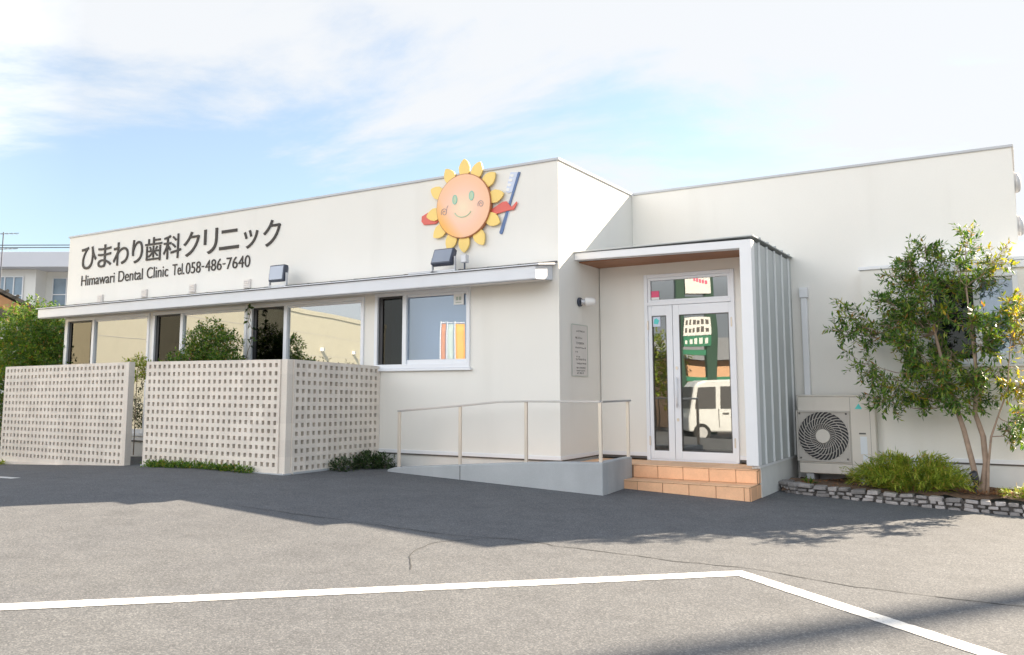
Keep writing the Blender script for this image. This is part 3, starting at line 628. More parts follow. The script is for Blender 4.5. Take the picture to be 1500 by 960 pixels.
b = MB(); b.box(.0145, .0165, .317, .785, 2.112, 2.12); b.box(.0145, .0165, .317, .785, 1.433, 1.441); b.box(.0145, .0165, .317, .323, 1.442, 2.111); b.box(.0145, .0165, .779, .785, 1.442, 2.111); b.build('plate_edge', M['sage'], pq)
rnd = random.Random(4); b = MB()
for k, (z, a, c, s) in enumerate(((2.03, .45, .70, .024), (1.94, .42, .62, .024), (1.87, .44, .66, .03), (1.81, .42, .70, .02), (1.755, .42, .50, .02), (1.69, .44, .52, .02), (1.655, .43, .72, .024), (1.60, .46, .72, .02), (1.545, .45, .72, .02), (1.505, .45, .70, .014), (1.475, .46, .64, .026))):
    y = a
    while y < c:
        w = rnd.uniform(.012, .026)
        for q in range(3):
            zz_ = z + rnd.uniform(-.4, .4)*s; b.box(.0145, .0158, y, y+w*rnd.uniform(.4, 1), zz_, zz_+.004)
        yy = y + w*rnd.uniform(.2, .7); b.box(.0159, .0166, yy, yy+.004, z-s*.5, z+s*.5); y += w + rnd.uniform(.004, .02)
b.build('writing', M['ink'], pq)
hd_ = []
for (y, z, rad, lab) in ((2.95, 3.90, .13, 'upper round vent hood on the end wall at the right roof edge'), (2.85, 3.32, .13, 'lower vent hood on the end wall below the round hood')):
    t = thing('vent_hood', lab, 'vent hood', (WX, y, z), 'vent hoods on the end wall')
    b = MB(); b.tube([(WX+.002, y, z), (WX+.04, y, z), (WX+.065, y, z), (WX+.08, y, z)], [rad, rad, rad*.85, rad*.4], 20); b.build('hood', M['lamp_body'], t, smooth=True)
    b = MB(); b.disc((WX+.001, y, z), (0, rad+.02, 0), (0, 0, rad+.02), 20, (.012, 0, 0)); b.build('flange', M['lamp_body'], t)

# ------------------------------------------------------------------ ramp, rail, steps
RY = -.58
rp = thing('entrance_ramp', 'grey concrete wheelchair ramp rising along the front wall to the entrance', 'ramp', (-.7, -.3, 0))
top = [(-2.32, .20), (-2.20, .235), (-1.18, .312), (-.19, .384), (.20, .405), (.85, .424)]
b = MB()   # outer kerb wall following the ramp
vs = []
for x, z in top:
    g0 = -.4; vs += [(x, RY, g0), (x, RY, z), (x, RY+.13, z), (x, RY+.13, g0)]
n = len(top); fs_ = [(4*i+k, 4*i+4+k, 4*i+4+(k+1) % 4, 4*i+(k+1) % 4) for i in range(n-1) for k in range(4)] + [(0, 1, 2, 3), (4*n-4, 4*n-1, 4*n-2, 4*n-3)]
b.add(vs, fs_)
# end wall turned towards the steps
b.add([(.85, RY+.131, -.4), (.755, .50, -.4), (.66, .50, -.4), (.72, RY+.131, -.4), (.85, RY+.131, .424), (.755, .50, .415), (.66, .50, .415), (.72, RY+.131, .424)], [(0,3,2,1),(4,5,6,7),(0,1,5,4),(1,2,6,5),(2,3,7,6),(3,0,4,7)])
b.build('kerb_wall', M['concrete'], rp, bevel=.012)
b = MB(); b.box(-1.140, -1.132, RY-.003, RY+.02, -.3, .302); b.build('joint', M['line_dark'], rp)
b = MB(); vs = []
for x, z in top: vs += [(x, RY+.1315, z-.075), (x, -.002, z-.075), (x, RY+.1315, -.4), (x, -.002, -.4)]
b.add(vs[:-4] , [(4*i, 4*i+4, 4*i+5, 4*i+1) for i in range(n-2)])
b.quad((.012, RY+.1315, .322), (.70, RY+.1315, .322), (.66, .503, .322), (.012, .503, .322))
b.build('ramp_floor', M['tile_top'], rp)
hr = thing('handrail', 'slim stainless steel handrail on square posts along the concrete ramp', 'handrail', (-.7, -.5, .3))
RYc = RY+.065
RT = [(-2.19, .975), (-1.18, 1.055), (-.60, 1.108), (-.20, 1.118), (.80, 1.118)]
b = MB()
def rail_seg(p, q, w=.024, t=.012):
    p, q = Vector(p), Vector(q); d = (q-p)*.5; s = Vector((-d.y, d.x, 0)).normalized()*w; u_ = d.cross(s).normalized()*t; b.fbox((p+q)/2, d + d.normalized()*.004, s, u_)
for (x0, z0), (x1, z1) in zip(RT, RT[1:]): rail_seg((x0, RYc, z0), (x1, RYc, z1))
rail_seg((.80, RYc+.02, 1.118), (.735, .49, 1.118)); b.build('top_rail', M['rail'], hr, bevel=.003)
for x, y, z0, z1 in ((-2.175, RYc, .225, .972), (-1.18, RYc, .30, 1.05), (-.20, RYc, .372, 1.112), (.80, RYc, .41, 1.112), (.725, .46, .40, 1.112)):
    b = MB(); b.box(x-.020, x+.020, y-.015, y+.015, z0, z1); b.build('post', M['steel'], hr, bevel=.004)
sp_ = thing('entrance_steps', 'two orange tiled steps leading up to the glass entrance door', 'steps', (1.55, .6, 0))
def tiles(mb, face, c, a0, a1, z0, z1, w, off=0, th=.012, gap=.006):
    x = a0 - off
    while x < a1 - .01:
        xa, xb = max(a0, x)+gap*.5, min(a1, x+w)-gap*.5
        if xb-xa > .02:
            if face == 'y': mb.box(xa, xb, c-th, c-.0005, z0+gap*.5, z1-gap*.5)
            else: mb.box(c+.0005, c+th, xa, xb, z0+gap*.5, z1-gap*.5)
        x += w
SX0, SX1 = .775, 2.325
b = MB(); b.box(SX0+.005, SX1, .175, .50, -.2, .150); b.box(SX0-.10, SX1, .5005, 1.19, -.2, .312); b.build('grout_body', M['grout'], sp_)
b = MB(); tiles(b, 'y', .175, SX0, SX1, -.02, .150, .325, .14); b.build('riser_tiles', M['tile'], sp_, bevel=.004); b = MB(); tiles(b, 'y', .50, SX0, SX1, .163, .312, .325, .0); b.build('riser_tiles', M['tile'], sp_, bevel=.004)
b = MB(); tiles(b, 'x', SX1, .175, .74, -.02, .150, .325, .06); tiles(b, 'x', SX1, .50, .74, .163, .312, .325, .1); b.build('side_tiles', M['tile'], sp_, bevel=.004)
b = MB()
x = SX0
while x < SX1-.02:
    xb = min(x+.325, SX1+.012); b.box(x+.003, xb-.003, .160, .497, .1505, .163)
    for k, (ya, yb) in enumerate(((.486, .80), (.803, 1.16))): b.box(x+.003, min(xb-.003, 2.215) if ya > .5 else xb-.003, ya, yb, .3125, .3245)
    x += .325
b.box(.015, SX0-.002, .504, 1.16, .3125, .3245); b.build('tread_tiles', M['tile_top'], sp_, bevel=.004)

# ------------------------------------------------------------------ perforated block screens
def screen(name, parent, P0, P1, z0f, ztop, nrows, th=.14, mod=.105, hole=.049, edge=None):
    """wall from P0 to P1 with a grid of square holes; solid base below the rows"""
    P0, P1 = Vector((*P0, 0)), Vector((*P1, 0)); L = (P1-P0).length; d = (P1-P0)/L; nrm = Vector((d.y, -d.x, 0))
    e0, e1 = edge or (.05, .05); nc = int(round((L-e0-e1)/mod)); mu = (L-e0-e1)/nc
    zt0, zt1 = ztop; zb = min(zt0, zt1) - .02 - nrows*mod
    us = [0, e0]; holes_u = []
    for i in range(nc): c = e0 + (i+.5)*mu; us += [c-hole/2, c+hole/2]
    us += [L-e1, L]; us = [us[0]] + us[2:-2] + [us[-1]]
    vs = [None]; 
    rows = []
    for j in range(nrows): c = zb + (j+.5)*mod; rows += [c-hole*.55, c+hole*.55]
    mb = MB()
    def pt(u, v, k):   # v in nominal height; top edge follows ztop
        zt = zt0 + (zt1-zt0)*u/L; t = (v-zb)/(min(zt0, zt1)-zb) if v > zb else 0
        z = v + (zt-min(zt0, zt1))*t
        q = P0 + d*u + nrm*(th/2 if k == 0 else -th/2); return (q.x, q.y, z)
    vv = [-.25] + rows + [min(zt0, zt1)]
    nu, nv = len(us), len(vv)
    idx = {}
    for k in (0, 1):
        for j in range(nv):
            for i in range(nu): idx[k, j, i] = len(mb.v); mb.v.append(pt(us[i], vv[j], k))
    for j in range(nv-1):
        for i in range(nu-1):
            if i % 2 == 1 and j % 2 == 1 and i < nu-1:
                a, b_, c, e = (j, i), (j, i+1), (j+1, i+1), (j+1, i)
                for p, q in ((a, b_), (b_, c), (c, e), (e, a)): mb.f.append((idx[(0, *p)], idx[(0, *q)], idx[(1, *q)], idx[(1, *p)]))
            else:
                for k in (0, 1): mb.f.append((idx[k, j, i], idx[k, j, i+1], idx[k, j+1, i+1], idx[k, j+1, i]))
    for j in range(nv-1):
        for i in (0, nu-1): mb.f.append((idx[0, j, i], idx[0, j+1, i], idx[1, j+1, i], idx[1, j, i]))
    for i in range(nu-1):
        for j in (0, nv-1): mb.f.append((idx[0, j, i], idx[0, j, i+1], idx[1, j, i+1], idx[1, j, i]))
    return mb.build(name, M['block'], parent)
s1 = thing('screen_wall', 'free-standing beige perforated block screen at the far left of the front', 'screen wall', (-7.9, -1.8, 0), 'perforated block screens')
screen('perforated_panel', s1, (-9.57, -1.75), (-6.262, -1.75), 0, (1.655, 1.675), 14, edge=(.03, .06), th=.09)
b = MB(); b.box(-9.60, -6.24, -1.83, -1.66, -.2, .115); b.box(-6.2615, -6.225, -1.80, -1.70, .116, 1.68); b.build('base_and_post', M['block'], s1, bevel=.004)
s2 = thing('screen_wall', 'L-shaped beige perforated block screen turning back to the front wall beside the ramp', 'screen wall', (-4.4, -1.2, 0), 'perforated block screens')
screen('perforated_panel', s2, (-5.785, -1.75), (-3.075, -1.75), 0, (1.672, 1.652), 13, edge=(.03, .02))
screen('return_panel', s2, (-3.02, -1.70), (-3.02, -.006), 0, (1.652, 1.60), 13, edge=(.02, .04))
b = MB(); b.box(-3.0745, -2.968, -1.802, -1.702, -.2, 1.655); b.build('corner_post', M['block'], s2, bevel=.004)
b = MB(); b.box(-5.80, -2.95, -1.84, -1.67, -.2, .215); b.box(-3.10, -2.945, -1.669, -.03, -.2, .225); b.build('kerb', M['concrete'], s2, bevel=.008)

# ------------------------------------------------------------------ air conditioner
ac = thing('air_conditioner', 'beige outdoor air-conditioning unit with a round fan grille beside the porch', 'air conditioner', (2.95, 2.0, .17))
AX0, AX1, AY0, AY1, AZ0, AZ1 = 2.475, 3.425, 1.985, 2.36, .175, 1.182
b = MB(); b.box(AX0, AX1, AY0, AY1, AZ0, AZ1-.022); b.build('cabinet', M['acw'], ac, bevel=.014, seg=3)
b = MB(); b.box(AX0-.008, AX1+.008, AY0-.008, AY1+.008, AZ1-.0215, AZ1); b.build('lid', M['acw'], ac, bevel=.006)
b = MB(); b.box(3.128, 3.131, AY0-.0012, AY0+.01, AZ0+.02, AZ1-.03); b.box(3.36, 3.363, AY0-.0012, AY0+.01, AZ0+.02, AZ1-.03); b.box(AX0+.01, 3.127, AY0-.0012, AY0+.01, .305, .309); b.build('panel_gap', M['line_dark'], ac)
gc = Vector((2.79, AY0, .655)); gr = .315
b = MB(); b.disc(gc + Vector((0, -.0015, 0)), (gr-.006, 0, 0), (0, 0, gr-.006), 40, (0, -.003, 0)); b.build('fan_opening', M['acdark'], ac)
b = MB()
for (x0, x1, z0, z1) in ((-.33, .33, .305, .325), (-.33, .33, -.325, -.305), (-.33, -.31, -.3045, .3045), (.31, .33, -.3045, .3045)): b.box(gc.x+x0, gc.x+x1, AY0-.026, AY0-.002, gc.z+z0, gc.z+z1)
# corner webs of the square grille
for sx in (-1, 1):
    for sz in (-1, 1):
        ring = [(gc.x+sx*.309, gc.z+sz*.304)] + [(gc.x+sx*gr*math.cos(a), gc.z+sz*gr*math.sin(a)) for a in [math.radians(8+74*k/8) for k in range(9)]]
        b.prism(ring, 'y', AY0-.006, AY0-.0045)
b.build('grille_frame', M['acgrille'], ac, bevel=.003)
b = MB()
for k in range(34):
    a0 = 2*math.pi*k/34; pts = []
    for q in range(6):
        r_ = .085 + (gr-.085)*q/5; a = a0 + .75*(q/5)**1.2; pts.append(gc + Vector((r_*math.cos(a), -.030+.004*abs(q-2), -r_*math.sin(a))))
    b.tube(pts, [.0045, .0055, .006, .0065, .0065, .0055], 5)
for r_ in (.16, .235): b.tube([gc + Vector((r_*math.cos(a), -.026, r_*math.sin(a))) for a in [2*math.pi*k/40 for k in range(41)]], .003, 5, cap=False)
b.build('grille_blades', M['acgrille'], ac)
b = MB(); b.disc(gc + Vector((0, -.028, 0)), (.088, 0, 0), (0, 0, .088), 28, (0, -.012, 0)); b.build('fan_hub', M['acw'], ac, bevel=.003)
b = MB()
for sx in (-1, 1):
    for sz in (-1, 1): b = MB(); b.disc((gc.x+sx*.288, AY0-.0065, gc.z+sz*.285), (.012, 0, 0), (0, 0, .012), 10, (0, -.006, 0)); b.build('grille_screw', M['line_dark'], ac)
b = MB(); b.prism([(3.185, 1.005), (3.275, 1.005), (3.235, 1.075)], 'y', AY0-.003, AY0-.0005); b.build('maker_mark', M['cyan'], ac)
b = MB(); b.box(3.235, 3.315, AY0-.003, AY0-.0005, .44, .66); b.box(3.26, 3.315, AY0-.003, AY0-.0005, .33, .43); b.build('label', M['aclabel'], ac)
b = MB(); b.box(3.225, 3.305, AY0-.006, AY0-.0005, .688, .706); b.build('grip', M['line_dark'], ac)
for x in (2.60, 3.27):
    b = MB(); b.box(x-.05, x+.05, AY0+.02, AY1-.02, .06, .174); b.build('foot', M['concrete'], ac, bevel=.01)
b = MB(); b.box(3.45, 3.66, 2.09, 2.13, .405, .43) ; b.box(3.45, 3.475, 2.05, 2.11, .25, .404); b.build('pipe_run', M['line_dark'], ac, bevel=.006)

# ------------------------------------------------------------------ planting bed and stones
sl = MB(); vs = []
xs = [2.40 + .14*i for i in range(25)]; ys = [1.28 + .09*j for j in range(13)]
for y in ys:
    for x in xs: vs.append((x, y, .085 + .05*noise.noise(Vector((x*2.3, y*2.3, 0))) + .03*noise.noise(Vector((x*9, y*9, 3))) + (.0 if y > 1.34 else -.03)))
sl.add(vs, [(j*25+i, j*25+i+1, (j+1)*25+i+1, (j+1)*25+i) for j in range(12) for i in range(24)])
tag(sl.build('planting_bed_soil', M['soil'], smooth=True), 'brown soil of the planting bed below the rear wall', None, kind='structure')
se = thing('stone_edging', 'low edging of rough grey stone blocks around the planting bed', 'edging', (3.6, 1.2, 0))
def edge_path(t): # 0..1 along the front edge of the bed
    P_ = [(2.36, 1.62), (2.40, 1.36), (2.58, 1.24), (3.1, 1.20), (3.7, 1.17), (4.4, 1.17), (5.2, 1.20), (6.0, 1.25)]
    L_ = [0]
    for a, c in zip(P_, P_[1:]): L_.append(L_[-1]+math.hypot(c[0]-a[0], c[1]-a[1]))
    s = t*L_[-1]
    for i in range(len(P_)-1):
        if s <= L_[i+1] or i == len(P_)-2:
            k = (s-L_[i])/(L_[i+1]-L_[i]); a, c = Vector(P_[i]), Vector(P_[i+1]); return a+(c-a)*k, (c-a).normalized(), L_[-1]
b = MB(); rnd = random.Random(11); _, _, LT = edge_path(0)
mo = MB(); q = [edge_path(k/60)[0] for k in range(61)]
for a, c in zip(q, q[1:]):
    d = (c-a); nn_ = Vector((-d.y, d.x)).normalized()*.05; m_ = (a+c)/2 + nn_*1.75
    mo.fbox((m_.x, m_.y, h(m_.x, m_.y)+.045), (d.x*.5, d.y*.5, 0), (nn_.x, nn_.y, 0), (0, 0, .060))
for row, (zr, hh_, ln_) in enumerate(((.014, .042, .12), (.056, .040, .10), (.103, .050, .125))):
    s = rnd.uniform(0, .05)
    while s < LT-.05:
        w = ln_*rnd.uniform(.65, 1.35); p_, d, _ = edge_path((s+w/2)/LT); s += w + rnd.uniform(.008, .028)
        o = Vector((-d.y, d.x)); c = Vector((p_.x, p_.y, h(p_.x, p_.y) + zr + rnd.uniform(-.006, .006))) + Vector((o.x, o.y, 0))*rnd.uniform(-.008, .012)
        ang = rnd.gauss(0, .09); dd = Vector((d.x*math.cos(ang)-d.y*math.sin(ang), d.x*math.sin(ang)+d.y*math.cos(ang), rnd.gauss(0, .04))); oo = Vector((-dd.y, dd.x, rnd.gauss(0, .05)))
        c = c + Vector((o.x, o.y, 0))*(.03 if row < 2 else .05)
        vsn = []; hx, hy, hz = w*.5, (.055 if row < 2 else .075)*rnd.uniform(.85, 1.1), hh_*.5*rnd.uniform(.85, 1.12)
        for kz in (-1, 1):
            for (kx, ky) in ((-1,-1),(1,-1),(1,1),(-1,1)):
                j = lambda: rnd.uniform(.70, 1.06); vsn.append(c + dd*hx*kx*j() + oo*hy*ky*j() + Vector((0, 0, 1))*hz*kz*j())
        b.add(vsn, [(0,3,2,1),(4,5,6,7),(0,1,5,4),(1,2,6,5),(2,3,7,6),(3,0,4,7)])
b.build('stones', M['stone'], se, bevel=.009, seg=2); mo.build('mortar', M['mortar'], se)
gs = thing('garden_spotlight', 'small black garden spotlight on a spike at the foot of the leaning tree', 'spotlight', (4.49, 1.34, .12))
b = MB(); b.tube([(4.52, 1.34, .10), (4.52, 1.34, .22)], .012); b.build('spike', M['dark'], gs)
b = MB(); b.tube([(4.535, 1.36, .20), (4.525, 1.35, .24), (4.50, 1.335, .33), (4.497, 1.333, .335)], [.018, .035, .042, .030], 14); b.build('head', M['dark'], gs, smooth=True)

# ------------------------------------------------------------------ vegetation
UP = Vector((0, 0, 1))
def rv(rnd): 
    while True:
        v = Vector((rnd.uniform(-1, 1), rnd.uniform(-1, 1), rnd.uniform(-1, 1)))
        if .05 < v.length < 1: return v.normalized()
def spray(lm, tm, p, d, L, n, ll_, lw_, rnd, droop=.15, spread=.9, rad=.003):
    """a twig with alternate leaves"""
    pts = [p]; q = p.copy(); dd = d.copy()
    for k in range(4): dd = (dd + rv(rnd)*.22 - UP*droop*.3).normalized(); q = q + dd*L/4; pts.append(q)
    if tm is not None: tm.tube(pts, [rad, rad*.9, rad*.75, rad*.6, rad*.4], 4, cap=False)
    for i in range(n):
        t = .15 + .85*(i+rnd.random())/n; k = min(3, int(t*4)); f_ = t*4-k; b0 = pts[k].lerp(pts[k+1], f_); ax_ = (pts[k+1]-pts[k]).normalized()
        o = rv(rnd); o = (o - ax_*o.dot(ax_)).normalized(); ld = (ax_*rnd.uniform(.3, .9) + o*spread - UP*droop*rnd.random()).normalized()
        sd_ = ld.cross(UP + rv(rnd)*.6).normalized(); sc = rnd.uniform(.65, 1.15); lm.leaf(b0, ld, sd_, ll_*sc, lw_*sc)
CL = [(4.14, 1.55, 2.98), (3.96, 1.35, 2.75), (4.29, 1.65, 2.82), (4.58, 1.45, 2.97), (4.47, 1.25, 2.67), (4.91, 1.65, 2.81), (4.72, 1.75, 2.6), (3.75, 1.55, 2.66), (3.67, 1.25, 2.37), (3.85, 1.65, 2.29), (3.15, 1.45, 2.22), (3.35, 1.25, 2.03), (3.08, 1.55, 2.0), (3.44, 1.65, 1.91), (4.11, 1.15, 2.39), (4.44, 1.75, 2.41), (4.15, 1.45, 2.05), (3.88, 1.15, 1.85), (4.59, 1.15, 2.05), (4.94, 1.55, 2.26), (5.08, 1.25, 2.11), (3.3, 1.45, 1.59), (3.46, 1.65, 1.43), (3.7, 1.25, 1.32), (3.57, 1.45, 1.16), (3.89, 1.75, 1.5), (4.22, 1.1, 1.53), (4.45, 1.75, 1.46), (4.69, 1.45, 1.76), (4.8, 1.65, 1.45), (5.0, 1.35, 1.29), (4.02, 1.45, 1.2), (4.39, 1.25, 1.16), (4.9, 1.65, .83), (5.03, 1.35, 1.0), (4.54, 1.55, 1.22), (4.25, 1.7, 1.82), (3.96, 1.55, 1.74), (4.79, 1.8, 2.05), (5.08, 1.55, 1.79), (3.66, 1.75, 2.18), (4.33, 1.35, 2.16), (5.3, 1.5, 2.2), (5.35, 1.4, 1.6), (4.0, 1.5, 2.5), (4.3, 1.5, 2.5), (3.95, 1.3, 2.15), (4.3, 1.3, 1.35), (4.12, 1.55, 1.32), (4.55, 1.35, 1.42), (3.8, 1.5, 1.25), (4.0, 1.35, 1.62), (4.35, 1.55, 1.7), (3.75, 1.35, 2.0)]
STEMS = [[(4.545, 1.47, .08), (4.532, 1.45, .173), (4.499, 1.45, .414), (4.432, 1.45, .793), (4.365, 1.45, 1.063), (4.279, 1.47, 1.415), (4.199, 1.45, 1.892), (4.157, 1.45, 2.458)],
         [(4.58, 1.49, .08), (4.586, 1.47, .169), (4.628, 1.48, .419), (4.619, 1.47, .722), (4.553, 1.45, .988), (4.60, 1.47, 1.334), (4.58, 1.45, 1.801), (4.547, 1.45, 2.433)],
         [(4.62, 1.44, .08), (4.634, 1.43, .187), (4.654, 1.43, .42), (4.699, 1.42, .724), (4.779, 1.45, .953), (4.882, 1.5, 1.219), (4.95, 1.45, 1.789)]]
SR = [[.045, .036, .031, .028, .025, .021, .016, .008], [.05, .038, .032, .030, .026, .022, .017, .008], [.026, .018, .014, .012, .010, .008, .005]]
tree = thing('garden_tree', 'slender three-stemmed evergreen tree with open feathery crown in the stone-edged bed', 'tree', (4.58, 1.47, .1))
tk = MB()
for s_, r_ in zip(STEMS, SR): tk.tube(s_, r_, 9)
lm, ly, rnd = MB(), MB(), random.Random(21)
br_pts = [(Vector(p), r_) for s_, rr_ in zip(STEMS, SR) for p, r_ in list(zip(s_, rr_))[3:]]
for c in CL:
    c = Vector(c)
    p, r_ = min(br_pts, key=lambda t: (t[0]-c).length + max(0, t[0].z - c.z + .12)*1.5)
    mid = p.lerp(c, .5) + Vector((0, 0, -.06)) + rv(rnd)*.04
    tk.tube([p, p.lerp(mid, .5) + rv(rnd)*.015, mid, mid.lerp(c, .5) + rv(rnd)*.015, c], [min(r_*.5, .009), .006, .005, .004, .003], 6)
    outd = (c - Vector((4.3, 1.45, 1.9))); outd = (outd.normalized() + UP*.35).normalized()
    core = (c - Vector((4.25, 1.45, 1.95))).length < .65
    dens = 26 if core else 17
    # sunlight put into leaf colour: more yellow leaves on the sun-side tips
    sun_side = c.x > 4.85 and c.z > 1.2
    for k in range(dens):
        d = (outd*rnd.uniform(.2, 1) + rv(rnd)*.95).normalized(); st_ = mid.lerp(c, rnd.uniform(.45, 1.0)) + rv(rnd)*.04
        tgt = ly if (rnd.random() < (.62 if sun_side else .03)) else lm
        spray(tgt, tk, st_, d, rnd.uniform(.14, .27), rnd.randint(10, 16), .082, .026, rnd, droop=.2)
tk.build('trunk', M['bark'], tree, smooth=True); lm.build('crown', M['leaf_tree'], tree, fix=False); ly.build('sun_yellow_leaves', M['leaf_sun_yellow'], tree, fix=False)

def arching(name, label, cat, c, rx, ry, hz, n, m, rnd, ll_=.06, lw_=.016, nl=16):
    t = thing(name, label, cat, c); lm_, tm = MB(), MB(); c = Vector(c)
    for k in range(n):
        a = rnd.uniform(0, 2*math.pi); s = rnd.random()**.6; b0 = c + Vector((math.cos(a)*rx*.55*s, math.sin(a)*ry*.5*s, -.03)); d = Vector((math.cos(a)*rx*(.4+s*.6), math.sin(a)*ry*(.4+s*.6), 0))
        hh = hz*rnd.uniform(.45, 1.08)*(1-.6*s*s); pts = [b0 + d*(q*.85)*.9 + UP*hh*(1-(1-q*1.25)**2)*1.0 for q in (0, .25, .5, .75, 1.0)]
        tm.tube(pts, [.004, .0035, .003, .0025, .002], 4, cap=False)
        for i in range(nl):
            u_ = .12+.88*(i+rnd.random())/nl; kk = min(3, int(u_*4)); p = pts[kk].lerp(pts[kk+1], u_*4-kk); ax_ = (pts[kk+1]-pts[kk]).normalized(); o = rv(rnd); o = (o-ax_*o.dot(ax_)).normalized()
            ld = (ax_*.7 + o*.8 + UP*.1).normalized(); sc = rnd.uniform(.6, 1.2); lm_.leaf(p, ld, ld.cross(UP+rv(rnd)*.5).normalized(), ll_*sc, lw_*sc)
    tm.build('stems', m, t); lm_.build('foliage', m, t, fix=False); return t
arching('low_shrub', 'bushy yellow-green arching shrub in the stone-edged bed beside the air conditioner', 'shrub', (3.86, 1.45, .10), .56, .32, .45, 280, M['leaf_lime'], random.Random(5), .085, .015, 22)
arching('sprawling_twig_plant', 'thin straggly plant with long bare arching twigs below the air conditioner', 'plant', (3.42, 1.50, .10), .34, .2, .36, 14, M['leaf_lime'], random.Random(9), nl=9)
arching('small_weed', 'small pale green weed under the left corner of the air conditioner', 'plant', (2.66, 1.62, .09), .09, .08, .10, 16, M['leaf_bush'], random.Random(15), .035, .014, 8)
arching('grass_tuft', 'short yellow-green tuft of grass right of the tree trunks', 'grass tuft', (4.98, 1.42, .10), .22, .14, .12, 60, M['leaf_lime'], random.Random(25), .06, .008, 9)
lt = MB(); rnd = random.Random(31)
for k in range(900):
    x = rnd.gauss(4.72, .28) if k % 3 else rnd.uniform(2.6, 5.2); y = rnd.uniform(1.30, 1.75); z = .115 + .05*noise.noise(Vector((x*2.3, y*2.3, 0)))+rnd.uniform(0, .02)
    d = rv(rnd); d.z *= .25; d.normalize(); lt.leaf(Vector((x, y, z)), d, d.cross(UP+rv(rnd)*.3).normalized(), rnd.uniform(.03, .06), rnd.uniform(.012, .022))
tag(lt.build('fallen_leaves', M['dry'], fix=False), 'reddish brown fallen leaves on the soil around the tree foot', None, kind='stuff')
def bush(name, label, cat, blobs, n, m, rnd, ll_=.05, lw_=.026, stem=None, fl=0):
    t = thing(name, label, cat, (blobs[0][0], blobs[0][1], stem or 0)); lm_, tm, fm = MB(), MB(), MB(); tot = sum(b_[3]*b_[4]*b_[5] for b_ in blobs)
    for (x, y, z, rx, ry, rz) in blobs:
        c = Vector((x, y, z)); m_ = int(n*rx*ry*rz/tot)
        tm.tube([(x*.6+blobs[0][0]*.4, y*.6+blobs[0][1]*.4, stem or 0), (x*.9+blobs[0][0]*.1, y, (z+(stem or 0))*.5), c], [min(.03, rx*.045), min(.02, rx*.03), .005], 6)
        for k in range(m_):
            d = rv(rnd); r_ = (rnd.random()**.38)*(.86 + .3*noise.noise(d*2.3 + c)); p = c + Vector((d.x*rx, d.y*ry, d.z*rz))*r_
            spray(lm_, tm if rnd.random() < .3 else None, p, (d + UP*.4 + rv(rnd)*.6).normalized(), ll_*2.2, 6, ll_, lw_, rnd, .1, .9, .002)
            if fl and rnd.random() < fl:
                for q in range(5): dd = rv(rnd); fm.leaf(p + d*.03, dd, dd.cross(rv(rnd)).normalized(), .035, .03)
    tm.build('stems', M['bark'], t); lm_.build('foliage', m, t, fix=False)
    if fl: fm.build('flowers', M['flower'], t, fix=False)
    return t
bush('side_bush', 'large rounded green bush beyond the left end of the building', 'bush', [(-12.4, .3, 2.1, 1.15, .8, .95), (-11.6, .2, 1.65, .75, .6, .8), (-13.2, .5, 2.2, 1.0, .8, .95), (-11.25, .1, 1.2, .5, .5, .8), (-12.3, -.1, 1.0, 1.1, .6, 1.0), (-11.9, .1, 2.35, .5, .45, .55)], 5200, M['leaf_bush'], random.Random(41), .075, .04, .0)
bush('low_hedge_plant', 'shrubs half hidden behind the left end of the perforated screen', 'bush', [(-10.35, -1.6, .6, .5, .35, .55), (-10.2, -1.3, 1.0, .45, .35, .5)], 420, M['leaf_dark'], random.Random(44), .05, .028, .0)
bush('courtyard_shrub', 'dark green flowering shrub rising behind the perforated screen before the middle window', 'shrub', [(-6.0, -.75, 1.45, .55, .32, .55), (-6.55, -.7, 1.45, .42, .3, .42), (-5.4, -.75, 1.45, .45, .3, .42), (-6.0, -.6, 1.95, .45, .28, .38), (-5.6, -.65, 1.95, .30, .25, .25)], 3000, M['leaf_bush'], random.Random(51), .055, .026, .2, .012)
bush('doorway_shrub', 'small yellow-green shrub seen through the gap between the two screens', 'shrub', [(-7.60, -.7, 1.62, .20, .16, .16)], 130, M['leaf_lime'], random.Random(53), .06, .026, .2)
bush('small_window_plants', 'row of small plants peeping over the short return of the screen', 'plants', [(-4.0, -.45, 1.5, .22, .12, .22), (-3.6, -.42, 1.5, .2, .12, .26), (-3.3, -.4, 1.45, .12, .1, .2)], 80, M['leaf_dark'], random.Random(57), .04, .018, .2)
vn = thing('hanging_vine', 'dangling leafy vine between the middle windows', 'vine', (-5.55, -.25, 2.6)); lm_, tm = MB(), MB(); rnd = random.Random(61)
pts = [Vector((-5.64, -.12, 2.60)), Vector((-5.56, -.14, 2.50)), Vector((-5.60, -.15, 2.36)), Vector((-5.50, -.14, 2.22)), Vector((-5.52, -.13, 2.05)), Vector((-5.58, -.14, 1.9)), Vector((-5.62, -.15, 1.75))]
tm.tube(pts, .005, 5)
for a, c in zip(pts, pts[1:]):
    for k in range(4):
        o = rv(rnd); p = a.lerp(c, rnd.random()); d = (o - UP*.3).normalized(); lm_.leaf(p, d, d.cross(rv(rnd)).normalized(), .10, .05)
tm.build('stem', M['bark'], vn); lm_.build('leaves', M['leaf_dark'], vn, fix=False)
def cover(name, label, pts, n, hgt, m, rnd, w=.1):
    mb = MB()
    for k in range(n):
        i = rnd.randrange(len(pts)-1); a, c = Vector(pts[i]), Vector(pts[i+1]); p = a.lerp(c, rnd.random()); p = Vector((p.x + rnd.gauss(0, w), p.y + rnd.gauss(0, w*.5), 0)); p.z = h(p.x, p.y) + hgt*rnd.random()**1.5
        d = (rv(rnd) + UP*.7).normalized(); mb.leaf(p, d, d.cross(rv(rnd)).normalized(), rnd.uniform(.03, .07), rnd.uniform(.012, .028))
    tag(mb.build(name, m, fix=False), label, None, kind='stuff')
